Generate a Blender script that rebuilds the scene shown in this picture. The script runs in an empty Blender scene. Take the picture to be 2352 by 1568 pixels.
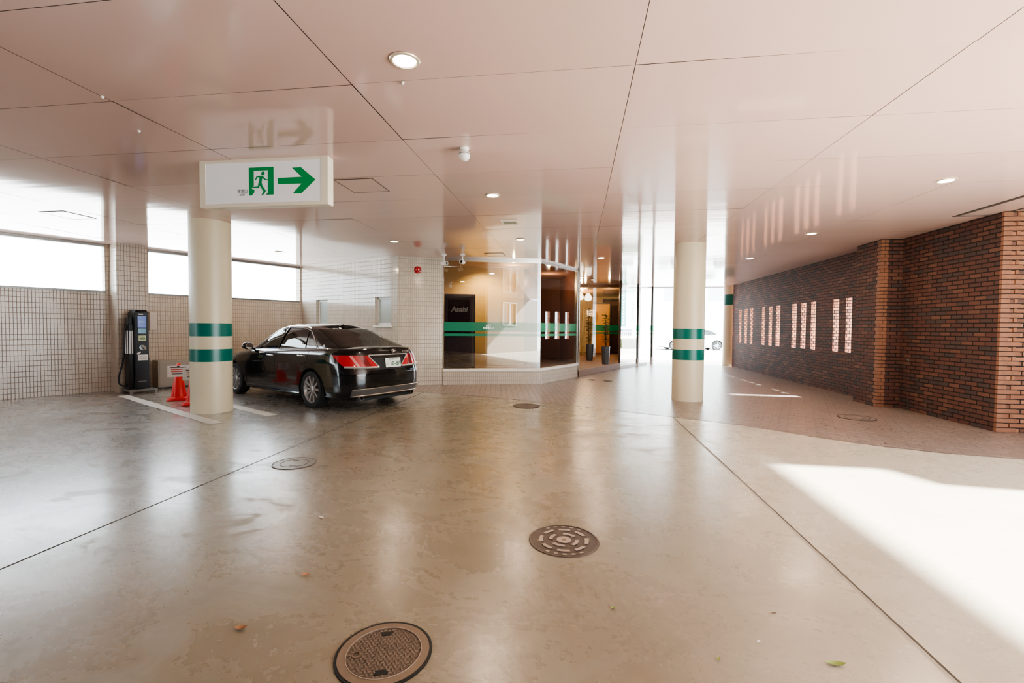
import bpy, bmesh, math, random
import numpy as np
from mathutils import Vector, Matrix, Euler
random.seed(7); rng = np.random.default_rng(7)
S = bpy.context.scene
COL = S.collection
PI = math.pi
H = 3.16                                            # ceiling height

# ------------------------------------------------------------------ materials
def _n(nt, t, **kw):
    n = nt.nodes.new(t)
    for k, v in kw.items():
        setattr(n, k, v)
    return n
def new_mat(name):
    m = bpy.data.materials.new(name); m.use_nodes = True
    nt = m.node_tree; nt.nodes.clear()
    out = _n(nt, 'ShaderNodeOutputMaterial')
    p = _n(nt, 'ShaderNodeBsdfPrincipled')
    nt.links.new(p.outputs[0], out.inputs[0])
    return m, nt, p, out
def setv(sock, v):
    if isinstance(v, (tuple, list)) and len(v) == 3 and sock.type == 'RGBA': v = (*v, 1)
    sock.default_value = v
def mth(nt, op, a, b=None, c=None, clamp=False):
    n = _n(nt, 'ShaderNodeMath', operation=op, use_clamp=clamp)
    for i, x in enumerate((a, b, c)):
        if x is None: continue
        if isinstance(x, (int, float)): n.inputs[i].default_value = x
        else: nt.links.new(x, n.inputs[i])
    return n.outputs[0]
def mixc(nt, f, a, b, mode='MIX'):
    n = _n(nt, 'ShaderNodeMix', data_type='RGBA', blend_type=mode)
    for s, x in ((n.inputs[0], f), (n.inputs[6], a), (n.inputs[7], b)):
        if isinstance(x, (int, float)): s.default_value = x
        elif isinstance(x, (tuple, list)): s.default_value = (*x, 1) if len(x) == 3 else x
        else: nt.links.new(x, s)
    return n.outputs[2]
def ramp(nt, f, stops, interp='LINEAR'):
    n = _n(nt, 'ShaderNodeValToRGB'); cr = n.color_ramp; cr.interpolation = interp
    while len(cr.elements) < len(stops): cr.elements.new(.5)
    for e, (p, c) in zip(cr.elements, stops):
        e.position = p; e.color = (*c, 1) if len(c) == 3 else c
    nt.links.new(f, n.inputs[0]); return n.outputs[0]
def noise(nt, vec, scale, detail=4, rough=.55, dist=0, out=0):
    n = _n(nt, 'ShaderNodeTexNoise'); n.inputs['Scale'].default_value = scale
    n.inputs['Detail'].default_value = detail; n.inputs['Roughness'].default_value = rough
    n.inputs['Distortion'].default_value = dist
    if vec is not None: nt.links.new(vec, n.inputs['Vector'])
    return n.outputs[out]
def coords(nt, which='Object', scale=None, rot=None, loc=None):
    t = _n(nt, 'ShaderNodeTexCoord'); o = t.outputs[which]
    if scale or rot or loc:
        m = _n(nt, 'ShaderNodeMapping')
        if scale: m.inputs['Scale'].default_value = scale
        if rot: m.inputs['Rotation'].default_value = rot
        if loc: m.inputs['Location'].default_value = loc
        nt.links.new(o, m.inputs[0]); o = m.outputs[0]
    return o
def bump(nt, p, h, dist=.01, strength=1.0):
    b = _n(nt, 'ShaderNodeBump'); b.inputs['Distance'].default_value = dist; b.inputs['Strength'].default_value = strength
    nt.links.new(h, b.inputs['Height']); nt.links.new(b.outputs[0], p.inputs['Normal']); return b
def mat(name, col, rough=.5, metal=0., spec=.5, var=0., vscale=8., emit=None, es=0., coat=0., bmp=0., bscale=60.):
    m, nt, p, out = new_mat(name)
    setv(p.inputs['Base Color'], col); setv(p.inputs['Roughness'], rough); setv(p.inputs['Metallic'], metal)
    setv(p.inputs['Specular IOR Level'], spec); setv(p.inputs['Coat Weight'], coat); setv(p.inputs['Coat Roughness'], .03)
    co = coords(nt)
    nz = noise(nt, co, vscale, 3)
    v = max(var, .03)
    c = mixc(nt, nz, tuple(x * (1 - v) for x in col), tuple(min(1, x * (1 + v)) for x in col))
    nt.links.new(c, p.inputs['Base Color'])
    if emit: setv(p.inputs['Emission Color'], emit); setv(p.inputs['Emission Strength'], es)
    if bmp: bump(nt, p, noise(nt, co, bscale, 3), bmp)
    return m
def grid_nodes(nt, uv, w, h, off, gx, gy):
    """running grid in metres: returns (joint mask 0..1, cell random colour, u, v)"""
    s = _n(nt, 'ShaderNodeSeparateXYZ'); nt.links.new(uv, s.inputs[0]); u, v = s.outputs[0], s.outputs[1]
    rv = mth(nt, 'DIVIDE', v, h); r = mth(nt, 'FLOOR', rv)
    uo = mth(nt, 'ADD', mth(nt, 'DIVIDE', u, w), mth(nt, 'MULTIPLY', mth(nt, 'MODULO', mth(nt, 'ADD', r, 1000.0), 2.0), off))
    c = mth(nt, 'FLOOR', uo)
    fu = mth(nt, 'MULTIPLY', mth(nt, 'FRACT', uo), w); fv = mth(nt, 'MULTIPLY', mth(nt, 'FRACT', rv), h)
    du = mth(nt, 'MINIMUM', fu, mth(nt, 'SUBTRACT', w, fu)); dv = mth(nt, 'MINIMUM', fv, mth(nt, 'SUBTRACT', h, fv))
    ju = mth(nt, 'SUBTRACT', 1.0, mth(nt, 'DIVIDE', du, gx), clamp=True); jv = mth(nt, 'SUBTRACT', 1.0, mth(nt, 'DIVIDE', dv, gy), clamp=True)
    j = mth(nt, 'MAXIMUM', ju, jv)
    j = mth(nt, 'MULTIPLY', j, 2.2, clamp=True)
    cb = _n(nt, 'ShaderNodeCombineXYZ'); nt.links.new(c, cb.inputs[0]); nt.links.new(r, cb.inputs[1])
    wn = _n(nt, 'ShaderNodeTexWhiteNoise', noise_dimensions='2D'); nt.links.new(cb.outputs[0], wn.inputs['Vector'])
    return j, wn.outputs['Value'], u, v
def tile_mat(name, col, joint, w, h, gx=.006, gy=.006, rough=.12, spec=.8):
    m, nt, p, out = new_mat(name)
    uv = coords(nt, 'UV')
    j, rnd, u, v = grid_nodes(nt, uv, w, h, 0., gx, gy)
    base = mixc(nt, rnd, tuple(x * .93 for x in col), tuple(min(1, x * 1.05) for x in col))
    nt.links.new(mixc(nt, j, base, joint), p.inputs['Base Color'])
    nt.links.new(mth(nt, 'ADD', mth(nt, 'MULTIPLY', j, .5), rough), p.inputs['Roughness']); p.inputs['Specular IOR Level'].default_value = spec
    bump(nt, p, mth(nt, 'SUBTRACT', 1.0, j), .003)
    return m
def brick_mat(name, w, h, dark=1.0, warm=0.):
    m, nt, p, out = new_mat(name)
    uv = coords(nt, 'UV')
    nz = noise(nt, uv, 9, 3, out=1)
    va = _n(nt, 'ShaderNodeVectorMath', operation='MULTIPLY_ADD'); nt.links.new(nz, va.inputs[0])
    va.inputs[1].default_value = (.007, .007, 0); nt.links.new(uv, va.inputs[2])
    j, rnd, u, v = grid_nodes(nt, va.outputs[0], w, h, .5, .0095, .0095)
    if warm:
        st = [(0, (.10, .06, .055)), (.2, (.22, .095, .06)), (.6, (.32, .14, .08)), (1, (.40, .19, .11))]
    else:
        st = [(0, (.064, .046, .047)), (.14, (.085, .056, .054)), (.30, (.112, .052, .044)), (.6, (.140, .054, .043)), (.86, (.165, .068, .050)), (1, (.21, .098, .066))]
    c = ramp(nt, rnd, st)
    n2 = noise(nt, uv, 30, 5, .65)
    c = mixc(nt, mth(nt, 'MULTIPLY', n2, .55), c, (.03, .02, .02), 'MIX') if not warm else mixc(nt, mth(nt, 'MULTIPLY', n2, .25), c, (.10, .05, .03))
    c = mixc(nt, 1.0, c, (dark, dark, dark), 'MULTIPLY')
    nt.links.new(mixc(nt, j, c, (.016, .011, .010)), p.inputs['Base Color'])
    p.inputs['Roughness'].default_value = .75
    bump(nt, p, mth(nt, 'ADD', mth(nt, 'SUBTRACT', 1.0, j), mth(nt, 'MULTIPLY', n2, .25)), .012)
    return m
def glass_mat(name, tint, base, gcol=(1, 1, 1)):
    m, nt, p, out = new_mat(name); nt.nodes.remove(p)
    tr = _n(nt, 'ShaderNodeBsdfTransparent'); tr.inputs[0].default_value = (*tint, 1)
    gl = _n(nt, 'ShaderNodeBsdfGlossy'); gl.inputs['Roughness'].default_value = 0.0; gl.inputs[0].default_value = (*gcol, 1)
    fr = _n(nt, 'ShaderNodeFresnel'); fr.inputs[0].default_value = 1.5
    f = mth(nt, 'ADD', mth(nt, 'MULTIPLY', fr.outputs[0], 1 - base), base, clamp=True)
    mx = _n(nt, 'ShaderNodeMixShader'); nt.links.new(f, mx.inputs[0]); nt.links.new(tr.outputs[0], mx.inputs[1]); nt.links.new(gl.outputs[0], mx.inputs[2])
    nt.links.new(mx.outputs[0], out.inputs[0]); return m
def film_mat(name, col, refl, alpha=.9):
    m, nt, p, out = new_mat(name)
    setv(p.inputs['Base Color'], col); p.inputs['Roughness'].default_value = .6
    co = coords(nt); nt.links.new(mixc(nt, noise(nt, co, 2.), tuple(x * .95 for x in col), tuple(x * 1.05 for x in col)), p.inputs['Base Color'])
    tr = _n(nt, 'ShaderNodeBsdfTransparent'); tr.inputs[0].default_value = (*[.4 + .6 * c for c in col], 1)
    m1 = _n(nt, 'ShaderNodeMixShader'); m1.inputs[0].default_value = alpha
    nt.links.new(tr.outputs[0], m1.inputs[1]); nt.links.new(p.outputs[0], m1.inputs[2])
    gl = _n(nt, 'ShaderNodeBsdfGlossy'); gl.inputs['Roughness'].default_value = .0
    m2 = _n(nt, 'ShaderNodeMixShader'); m2.inputs[0].default_value = refl
    nt.links.new(m1.outputs[0], m2.inputs[1]); nt.links.new(gl.outputs[0], m2.inputs[2]); nt.links.new(m2.outputs[0], out.inputs[0])
    return m

def floor_mat():
    m, nt, p, out = new_mat('polished_concrete')
    co = coords(nt)
    s = _n(nt, 'ShaderNodeSeparateXYZ'); nt.links.new(co, s.inputs[0]); x, y = s.outputs[0], s.outputs[1]
    big = noise(nt, co, .55, 3, .5)
    med = noise(nt, co, 1.6, 6, .62, .4)
    fine = noise(nt, co, 24, 5, .6)
    st = coords(nt, scale=(1.0, 1.5, 1), rot=(0, 0, .45))
    strk = noise(nt, st, 1.5, 8, .7, .7)
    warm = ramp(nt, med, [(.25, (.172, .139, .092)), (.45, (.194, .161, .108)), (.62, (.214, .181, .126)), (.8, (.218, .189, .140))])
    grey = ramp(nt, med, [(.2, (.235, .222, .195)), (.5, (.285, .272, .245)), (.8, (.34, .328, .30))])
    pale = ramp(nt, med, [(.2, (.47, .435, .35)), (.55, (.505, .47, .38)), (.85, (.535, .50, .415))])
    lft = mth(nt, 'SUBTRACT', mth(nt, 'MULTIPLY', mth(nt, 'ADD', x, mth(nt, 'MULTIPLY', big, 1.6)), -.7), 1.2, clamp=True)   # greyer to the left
    rgt_lit = mth(nt, 'ADD', mth(nt, 'MULTIPLY', mth(nt, 'ADD', x, mth(nt, 'MULTIPLY', big, 1.6)), .60), -.68, clamp=True)  # pale right slab, with the light growing to the right painted in
    c = mixc(nt, lft, warm, grey); c = mixc(nt, rgt_lit, c, pale)
    # worn coating patches with torn edges
    pm = mth(nt, 'MULTIPLY', mth(nt, 'SUBTRACT', strk, .565), 30., clamp=True)
    pm = mth(nt, 'MULTIPLY', pm, mth(nt, 'SUBTRACT', 1.0, rgt_lit, clamp=True))
    c = mixc(nt, mth(nt, 'MULTIPLY', pm, .20), c, (.15, .135, .115))
    pm2 = mth(nt, 'MULTIPLY', mth(nt, 'SUBTRACT', noise(nt, st, 3.1, 9, .72, .3), .62), 40., clamp=True)
    c = mixc(nt, mth(nt, 'MULTIPLY', pm2, .14), c, (.11, .095, .08))
    c = mixc(nt, mth(nt, 'MULTIPLY', mth(nt, 'SUBTRACT', fine, .35, clamp=True), mth(nt, 'SUBTRACT', .5, mth(nt, 'MULTIPLY', rgt_lit, .3))), c, (.15, .115, .08))
    spk = mth(nt, 'MULTIPLY', mth(nt, 'SUBTRACT', noise(nt, co, 60, 2), .72), 14., clamp=True)
    c = mixc(nt, mth(nt, 'MULTIPLY', spk, .5), c, (.10, .08, .06))
    # sawn joints
    wob = mth(nt, 'MULTIPLY', mth(nt, 'SUBTRACT', noise(nt, co, 3, 4), .5), .012)
    def line(v, at, w): return mth(nt, 'LESS_THAN', mth(nt, 'ABSOLUTE', mth(nt, 'ADD', mth(nt, 'SUBTRACT', v, at), wob)), w)
    j1 = line(x, -3.35, .009); j2 = line(x, 1.585, .0065); j2b = line(x, 1.568, .012)
    j3 = mth(nt, 'MULTIPLY', line(y, 7.18, .007), mth(nt, 'MULTIPLY', mth(nt, 'GREATER_THAN', x, -2.7), .55))
    j4 = mth(nt, 'MULTIPLY', j2b, .35)
    jj = mth(nt, 'MAXIMUM', mth(nt, 'MAXIMUM', j1, j2), mth(nt, 'MAXIMUM', j3, j4))
    c = mixc(nt, mth(nt, 'MULTIPLY', jj, .88), c, (.045, .038, .032))
    nj = mth(nt, 'SUBTRACT', 1.0, jj, clamp=True); nt.links.new(mth(nt, 'MULTIPLY', mth(nt, 'MULTIPLY', lft, .55), nj), p.inputs['Coat Weight']); nt.links.new(mth(nt, 'MULTIPLY', nj, .95), p.inputs['Specular IOR Level']); p.inputs['Coat Roughness'].default_value = .16
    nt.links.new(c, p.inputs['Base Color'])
    r = mth(nt, 'ADD', mth(nt, 'MULTIPLY', strk, .30), .09)
    r = mth(nt, 'ADD', r, mth(nt, 'MULTIPLY', pm, .16)); r = mth(nt, 'ADD', r, mth(nt, 'MULTIPLY', fine, .08))
    r = mth(nt, 'ADD', r, mth(nt, 'MULTIPLY', jj, .4), clamp=True)
    nt.links.new(r, p.inputs['Roughness'])
    bump(nt, p, mth(nt, 'ADD', mth(nt, 'MULTIPLY', med, .5), mth(nt, 'MULTIPLY', fine, .08)), .006)
    return m
def paver_mat(name, ang):
    m, nt, p, out = new_mat(name)
    uv = coords(nt, 'Object', rot=(0, 0, ang))
    j, rnd, u, v = grid_nodes(nt, uv, .24, .12, .5, .008, .012)
    n2 = noise(nt, uv, 14, 4)
    c = ramp(nt, rnd, [(0, (.235, .182, .155)), (.5, (.28, .222, .19)), (1, (.325, .265, .23))])
    c = mixc(nt, mth(nt, 'MULTIPLY', n2, .4), c, (.18, .14, .12))
    nt.links.new(mixc(nt, mth(nt, 'MULTIPLY', j, .9), c, (.10, .072, .06)), p.inputs['Base Color'])
    nt.links.new(mth(nt, 'ADD', mth(nt, 'MULTIPLY', n2, .22), .20), p.inputs['Roughness']); p.inputs['Specular IOR Level'].default_value = .9
    return m
def ceiling_mat():
    m, nt, p, out = new_mat('pink_gloss_panel')
    co = coords(nt)
    at = _n(nt, 'ShaderNodeAttribute'); at.attribute_name = 'panel'
    c = mixc(nt, at.outputs['Fac'], (.62, .442, .405), (.66, .48, .442))
    nt.links.new(c, p.inputs['Base Color'])
    p.inputs['Roughness'].default_value = .075; p.inputs['Specular IOR Level'].default_value = .5
    s = coords(nt, scale=(.5, 3.2, 1))
    bump(nt, p, noise(nt, s, 1.1, 2, .4), .0022)
    return m

M = {}
M['floor'] = floor_mat(); M['pave_a'] = paver_mat('brown_pavers', math.radians(90 - 10)); M['pave_b'] = paver_mat('brown_pavers_turned', math.radians(24))
M['ceil'] = ceiling_mat()
M['gap'] = mat('dark_joint', (.06, .045, .04), .8)
M['tile_left'] = tile_mat('pink_beige_tile', (.545, .47, .385), (.27, .19, .15), .0506, .1035, .0044, .0048, .24, .5)
M['tile_back'] = tile_mat('pale_beige_tile', (.545, .485, .41), (.25, .20, .165), .0506, .1035, .0042, .0046)
M['brick'] = brick_mat('red_brown_brick', .215, .0685); M['brick_lit'] = brick_mat('bounce_lit_brick', .215, .0685, 1, 1)  # second one is a lighter orange copy, bounced sunlight put into its colour
M['brick_reveal_lit'] = brick_mat('daylit_reveal_brick', .11, .0685, 2.6, 1)  # slit reveals: brick colour lifted to stand for daylight falling on them
M['cream'] = mat('cream_paint', (.66, .572, .405), .38, var=.03, vscale=2)
M['green_band'] = mat('teal_band_paint', (.0, .135, .105), .33, var=.08)
M['white'] = mat('white_paint', (.8, .79, .76), .4); M['offwhite'] = mat('ivory_plastic', (.74, .68, .57), .4)
M['steel'] = mat('brushed_steel', (.62, .60, .58), .22, 1.); M['chrome'] = mat('chrome', (.82, .82, .82), .05, 1.)
M['trim_bright'] = mat('bright_trim', (.80, .81, .82), .18, .7)
M['darksteel'] = mat('dark_frame', (.16, .15, .14), .4, .6); M['galv'] = mat('galvanised_steel', (.21, .205, .195), .5, .7, var=.15)
M['black'] = mat('black_plastic', (.007, .007, .008), .4, spec=.3); M['blackgloss'] = mat('black_gloss', (.008, .008, .009), .08)
M['rubber'] = mat('tyre_rubber', (.013, .013, .013), .7)
M['iron'] = mat('cast_iron', (.115, .082, .062), .5, .45, var=.35, vscale=14, bmp=.002)
M['iron2'] = mat('cast_iron_dark', (.075, .055, .047), .5, .4, var=.3, vscale=14, bmp=.002)
M['iron_worn'] = mat('worn_iron_ridge', (.36, .29, .24), .4, .5, var=.2, vscale=20)
M['iron_rust'] = mat('rusty_rim', (.175, .125, .088), .5, .4, var=.3, vscale=12)
M['green_sign'] = mat('exit_green', (.0, .26, .075), .45); M['signface'] = mat('sign_white_face', (.72, .71, .72), .35, emit=(.9, .92, 1.), es=.12)
M['ink'] = mat('dark_ink', (.05, .06, .05), .6)
M['orange'] = mat('cone_red_plastic', (.72, .036, .032), .38); M['grey_lid'] = mat('grey_worn_lid', (.185, .175, .15), .35, .2, var=.15)
M['paper'] = mat('white_paper', (.82, .82, .84), .7)
M['redink'] = mat('red_ink', (.65, .08, .06), .7); M['linepaint'] = mat('worn_white_paint', (.60, .585, .54), .5, var=.12, vscale=12)
M['grey_cab'] = mat('warm_grey_cabinet', (.36, .325, .28), .45)
M['storeglass'] = glass_mat('reflective_storefront_glass', (.72, .68, .62), .19); M['doorglass'] = glass_mat('brown_door_glass', (.66, .60, .54), .10); M['doorfilm'] = film_mat('green_door_film', (.0, .27, .12), .12, .95); M['clearglass'] = glass_mat('clear_glass', (.93, .97, .95), .03)
M['film'] = film_mat('green_film', (.0, .22, .12), .18, .93); M['film2'] = film_mat('green_film_clear', (.0, .30, .12), .06, .85)
M['lettering'] = mat('white_lettering', (.85, .88, .85), .5, emit=(1, 1, 1), es=.35)
M['lamp'] = mat('lamp_diffuser', (1, .95, .85), .4, emit=(1., .92, .78), es=30.); M['lamp_trim'] = mat('lamp_trim_ring', (.72, .62, .48), .25, .3)
M['redlamp'] = mat('red_lamp_cover', (.42, .02, .025), .2, coat=.6)
M['frost'] = mat('frosted_pane', (.40, .45, .43), .25, var=.1, vscale=2)

# ------------------------------------------------------------------ mesh helpers
class MB:
    def __init__(s): s.v = []; s.f = []; s.m = []; s.uv = []
    def face(s, pts, mi=0, uv=None):
        b = len(s.v); s.v += [tuple(p) for p in pts]; s.f.append(tuple(range(b, b + len(pts)))); s.m.append(mi); s.uv.append(uv)
    def mesh(s, vs, fs, mi=0):
        b = len(s.v); s.v += [tuple(p) for p in vs]
        for f in fs: s.f.append(tuple(i + b for i in f)); s.m.append(mi); s.uv.append(None)
        return s
    def box(s, x0, x1, y0, y1, z0, z1, mi=0, T=None):
        P = [(x, y, z) for z in (z0, z1) for y in (y0, y1) for x in (x0, x1)]
        if T: P = [T(*p) for p in P]
        return s.mesh(P, [(0, 2, 3, 1), (4, 5, 7, 6), (0, 1, 5, 4), (2, 6, 7, 3), (0, 4, 6, 2), (1, 3, 7, 5)], mi)
    def prism(s, poly, z0, z1, mi=0, T=None):
        n = len(poly); T = T or (lambda x, y, z: (x, y, z))
        vs = [T(x, y, z0) for x, y in poly] + [T(x, y, z1) for x, y in poly]
        return s.mesh(vs, [tuple(reversed(range(n))), tuple(range(n, 2 * n))] + [(i, (i + 1) % n, n + (i + 1) % n, n + i) for i in range(n)], mi)
    def lathe(s, prof, seg=32, axis='z', o=(0, 0, 0), mi=0, closed=False):
        vs = []; fs = []; n = len(prof)
        for i in range(seg):
            a = 2 * PI * i / seg; c, sn = math.cos(a), math.sin(a)
            for r, h in prof:
                p = {'z': (r * c, r * sn, h), 'y': (r * c, h, r * sn), 'x': (h, r * c, r * sn)}[axis]
                vs.append((p[0] + o[0], p[1] + o[1], p[2] + o[2]))
        for i in range(seg):
            k = (i + 1) % seg
            for j in range(n - (0 if closed else 1)):
                j2 = (j + 1) % n
                fs.append((i * n + j, k * n + j, k * n + j2, i * n + j2))
        return s.mesh(vs, fs, mi)
    def tube(s, pts, r, seg=10, mi=0, caps=True):
        pts = [Vector(p) for p in pts]; vs = []; fs = []; n = len(pts)
        rr = r if isinstance(r, (list, tuple)) else [r] * n
        up = Vector((0, 0, 1)); prev = None
        for i, p in enumerate(pts):
            t = (pts[min(i + 1, n - 1)] - pts[max(i - 1, 0)]).normalized()
            a = prev if prev is not None else (up.cross(t) if abs(t.z) < .95 else Vector((1, 0, 0)).cross(t))
            a = (a - t * a.dot(t)).normalized(); prev = a; b = t.cross(a)
            for k in range(seg):
                q = 2 * PI * k / seg; vs.append(tuple(p + (a * math.cos(q) + b * math.sin(q)) * rr[i]))
        for i in range(n - 1):
            for k in range(seg):
                k2 = (k + 1) % seg; fs.append((i * seg + k, i * seg + k2, (i + 1) * seg + k2, (i + 1) * seg + k))
        if caps: fs += [tuple(reversed(range(seg))), tuple(range((n - 1) * seg, n * seg))]
        return s.mesh(vs, fs, mi)
    def sphere(s, c, r, seg=20, rings=12, mi=0, sc=(1, 1, 1)):
        prof = [(max(1e-5, math.sin(PI * i / rings)) * r, -math.cos(PI * i / rings) * r) for i in range(rings + 1)]
        b = len(s.v); s.lathe(prof, seg, 'z', (0, 0, 0), mi)
        for i in range(b, len(s.v)): s.v[i] = tuple(s.v[i][k] * sc[k] + c[k] for k in range(3))
        return s
def obj(name, mb, mats, parent=None, smooth=False, bevel=0., loc=None, rot=None, seg=2, link=True):
    me = bpy.data.meshes.new(name)
    me.from_pydata(mb.v, [], mb.f)
    mats = mats if isinstance(mats, (list, tuple)) else [mats]
    for m in mats: me.materials.append(m)
    if any(mb.m): me.polygons.foreach_set('material_index', mb.m)
    if any(u is not None for u in mb.uv):
        L = me.uv_layers.new(name='UVMap')
        for p, u in zip(me.polygons, mb.uv):
            if u is not None:
                for li, t in zip(p.loop_indices, u): L.data[li].uv = t
    bm = bmesh.new(); bm.from_mesh(me)
    if not any(u is not None for u in mb.uv): bmesh.ops.remove_doubles(bm, verts=bm.verts, dist=1e-5); bmesh.ops.recalc_face_normals(bm, faces=bm.faces)
    bm.to_mesh(me); bm.free()
    o = bpy.data.objects.new(name, me)
    if link: COL.objects.link(o)
    if smooth:
        for p in me.polygons: p.use_smooth = True
        if smooth != 'full':
            md = o.modifiers.new('es', 'EDGE_SPLIT'); md.split_angle = math.radians(40)
    if bevel:
        b = o.modifiers.new('bev', 'BEVEL'); b.width = bevel; b.segments = seg; b.limit_method = 'ANGLE'; b.angle_limit = math.radians(40)
    if loc: o.location = loc
    if rot: o.rotation_euler = rot
    if parent: o.parent = parent
    return o
def tag(o, label, cat, group=None, kind=None):
    if label: o['label'] = label
    if cat: o['category'] = cat
    if group: o['group'] = group
    if kind: o['kind'] = kind
    return o
def thing(name, label, cat, loc=(0, 0, 0), rz=0., group=None, kind=None):
    o = bpy.data.objects.new(name, None); COL.objects.link(o); o.location = loc; o.rotation_euler = (0, 0, rz); o.empty_display_size = .1
    return tag(o, label, cat, group, kind)
def struct(name, mb, mats, parent=None, **kw):
    o = obj(name, mb, mats, parent, **kw)
    if parent is None: o['kind'] = 'structure'
    return o
def dup(root, loc=None, rz=None, label=None):
    r = root.copy(); COL.objects.link(r)
    if loc is not None: r.location = loc
    if rz is not None: r.rotation_euler = (0, 0, rz)
    if label: r['label'] = label
    def rec(a, b):
        for ch in list(a.children):
            c = ch.copy(); COL.objects.link(c); c.parent = b; rec(ch, c)
    rec(root, r); return r
def text_mesh(body, size, extrude=.001, bold=0., align='CENTER', shear=0.):
    cu = bpy.data.curves.new('lettering', 'FONT'); cu.body = body; cu.size = size; cu.extrude = extrude; cu.align_x = align; cu.align_y = 'CENTER'; cu.offset = bold; cu.shear = shear
    o = bpy.data.objects.new('lettering', cu); COL.objects.link(o)
    bpy.context.view_layer.update()
    me = bpy.data.meshes.new_from_object(o.evaluated_get(bpy.context.evaluated_depsgraph_get()))
    bpy.data.objects.remove(o); bpy.data.curves.remove(cu)
    return me
def text(name, body, size, m, parent, loc, rot, **kw):
    me = text_mesh(body, size, **kw); me.materials.clear(); me.materials.append(m)
    o = bpy.data.objects.new(name, me); COL.objects.link(o); o.parent = parent; o.location = loc; o.rotation_euler = rot
    return o

def wall(mb, P0, P1, z0, z1, holes=(), t=.25, sgn=1, mi=0, mr=None, uo=0., back=True):
    """wall from P0 to P1 (plan), front face on the side of the normal, holes = (u0,u1,za,zb) cut right through"""
    P0 = np.array(P0, float); P1 = np.array(P1, float); L = np.linalg.norm(P1 - P0); d = (P1 - P0) / L; n = np.array([d[1], -d[0]]) * sgn
    us = sorted({0., L, *[h[0] for h in holes], *[h[1] for h in holes]}); zs = sorted({z0, z1, *[h[2] for h in holes], *[h[3] for h in holes]})
    mr = mi if mr is None else mr
    def P(u, z, k=0.): q = P0 + d * u - n * k; return (q[0], q[1], z)
    for k in ((0., t) if back else (0.,)):
        for a, b in zip(us, us[1:]):
            for c, e in zip(zs, zs[1:]):
                if any(h[0] - 1e-6 <= a and b <= h[1] + 1e-6 and h[2] - 1e-6 <= c and e <= h[3] + 1e-6 for h in holes): continue
                mb.face([P(a, c, k), P(b, c, k), P(b, e, k), P(a, e, k)], mi, [(a + uo, c), (b + uo, c), (b + uo, e), (a + uo, e)])
    for a, b, c, e in holes:
        for u in (a, b): mb.face([P(u, c), P(u, c, t), P(u, e, t), P(u, e)], mr, [(.03, c), (t + .03, c), (t + .03, e), (.03, e)])
        for z in (c, e): mb.face([P(a, z), P(b, z), P(b, z, t), P(a, z, t)], mr, [(a, .02), (b, .02), (b, .02 + t), (a, .02 + t)])
    for u in (0., L): mb.face([P(u, z0), P(u, z0, t), P(u, z1, t), P(u, z1)], mr, [(0, z0), (t, z0), (t, z1), (0, z1)])
    mb.face([P(0, z1), P(L, z1), P(L, z1, t), P(0, z1, t)], mi, [(0, 0), (L, 0), (L, t), (0, t)])
def quad_uv(mb, a, b, z0, z1, mi=0, uo=0.):
    L = math.hypot(b[0] - a[0], b[1] - a[1])
    mb.face([(a[0], a[1], z0), (b[0], b[1], z0), (b[0], b[1], z1), (a[0], a[1], z1)], mi, [(uo, z0), (uo + L, z0), (uo + L, z1), (uo, z1)])

# left-wall frame: s along the wall, n out of it
LP = np.array([-10.75, 7.19]); LA = math.radians(28)
LD = np.array([math.sin(LA), math.cos(LA)]); LN = np.array([math.cos(LA), -math.sin(LA)])
def LW(s, n, z=0.): q = LP + LD * s + LN * n; return (q[0], q[1], z)
LROT = PI / 2 - LA                                   # local +x along the wall (s), local -y out of it (n)

# ------------------------------------------------------------------ camera, world, sun
cam = bpy.data.cameras.new('camera'); co_ = bpy.data.objects.new('camera', cam); COL.objects.link(co_)
F = 1055.0; cam.sensor_fit = 'HORIZONTAL'; cam.sensor_width = 36; cam.lens = F / 2352 * 36; cam.clip_end = 300; cam.clip_start = .05
y_, p_, r_ = [math.radians(a) for a in (8.02, 1.743, .468)]
fw = Vector((-math.sin(y_) * math.cos(p_), math.cos(y_) * math.cos(p_), -math.sin(p_))); rt = Vector((math.cos(y_), math.sin(y_), 0)); up = rt.cross(fw)
rt2 = rt * math.cos(r_) + up * math.sin(r_); up2 = -rt * math.sin(r_) + up * math.cos(r_)
mw = Matrix((rt2, up2, -fw)).transposed().to_4x4(); mw.translation = (0, 0, 1.45); co_.matrix_world = mw
S.camera = co_
W = bpy.data.worlds.new('sky'); S.world = W; W.use_nodes = True
bg = W.node_tree.nodes['Background']; bg.inputs[0].default_value = (.80, .92, 1., 1); bg.inputs[1].default_value = 11.
sun = bpy.data.lights.new('sun', 'SUN'); so = bpy.data.objects.new('sun', sun); COL.objects.link(so)
sun.energy = 60.; sun.color = (1, .985, .96); sun.angle = math.radians(2.2)
so.rotation_euler = Vector((-1, .05, -.79)).to_track_quat('-Z', 'Y').to_euler(); so.location = (15, 0, 12)
S.view_settings.view_transform = 'AgX'; S.view_settings.look = 'AgX - Medium High Contrast'; S.view_settings.exposure = .12
try:
    S.cycles.max_bounces = 8; S.cycles.diffuse_bounces = 5; S.cycles.glossy_bounces = 4; S.cycles.transparent_max_bounces = 12
    S.cycles.caustics_reflective = False; S.cycles.caustics_refractive = False; S.cycles.sample_clamp_indirect = 12.
    S.cycles.use_denoising = True
except Exception: pass
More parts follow.
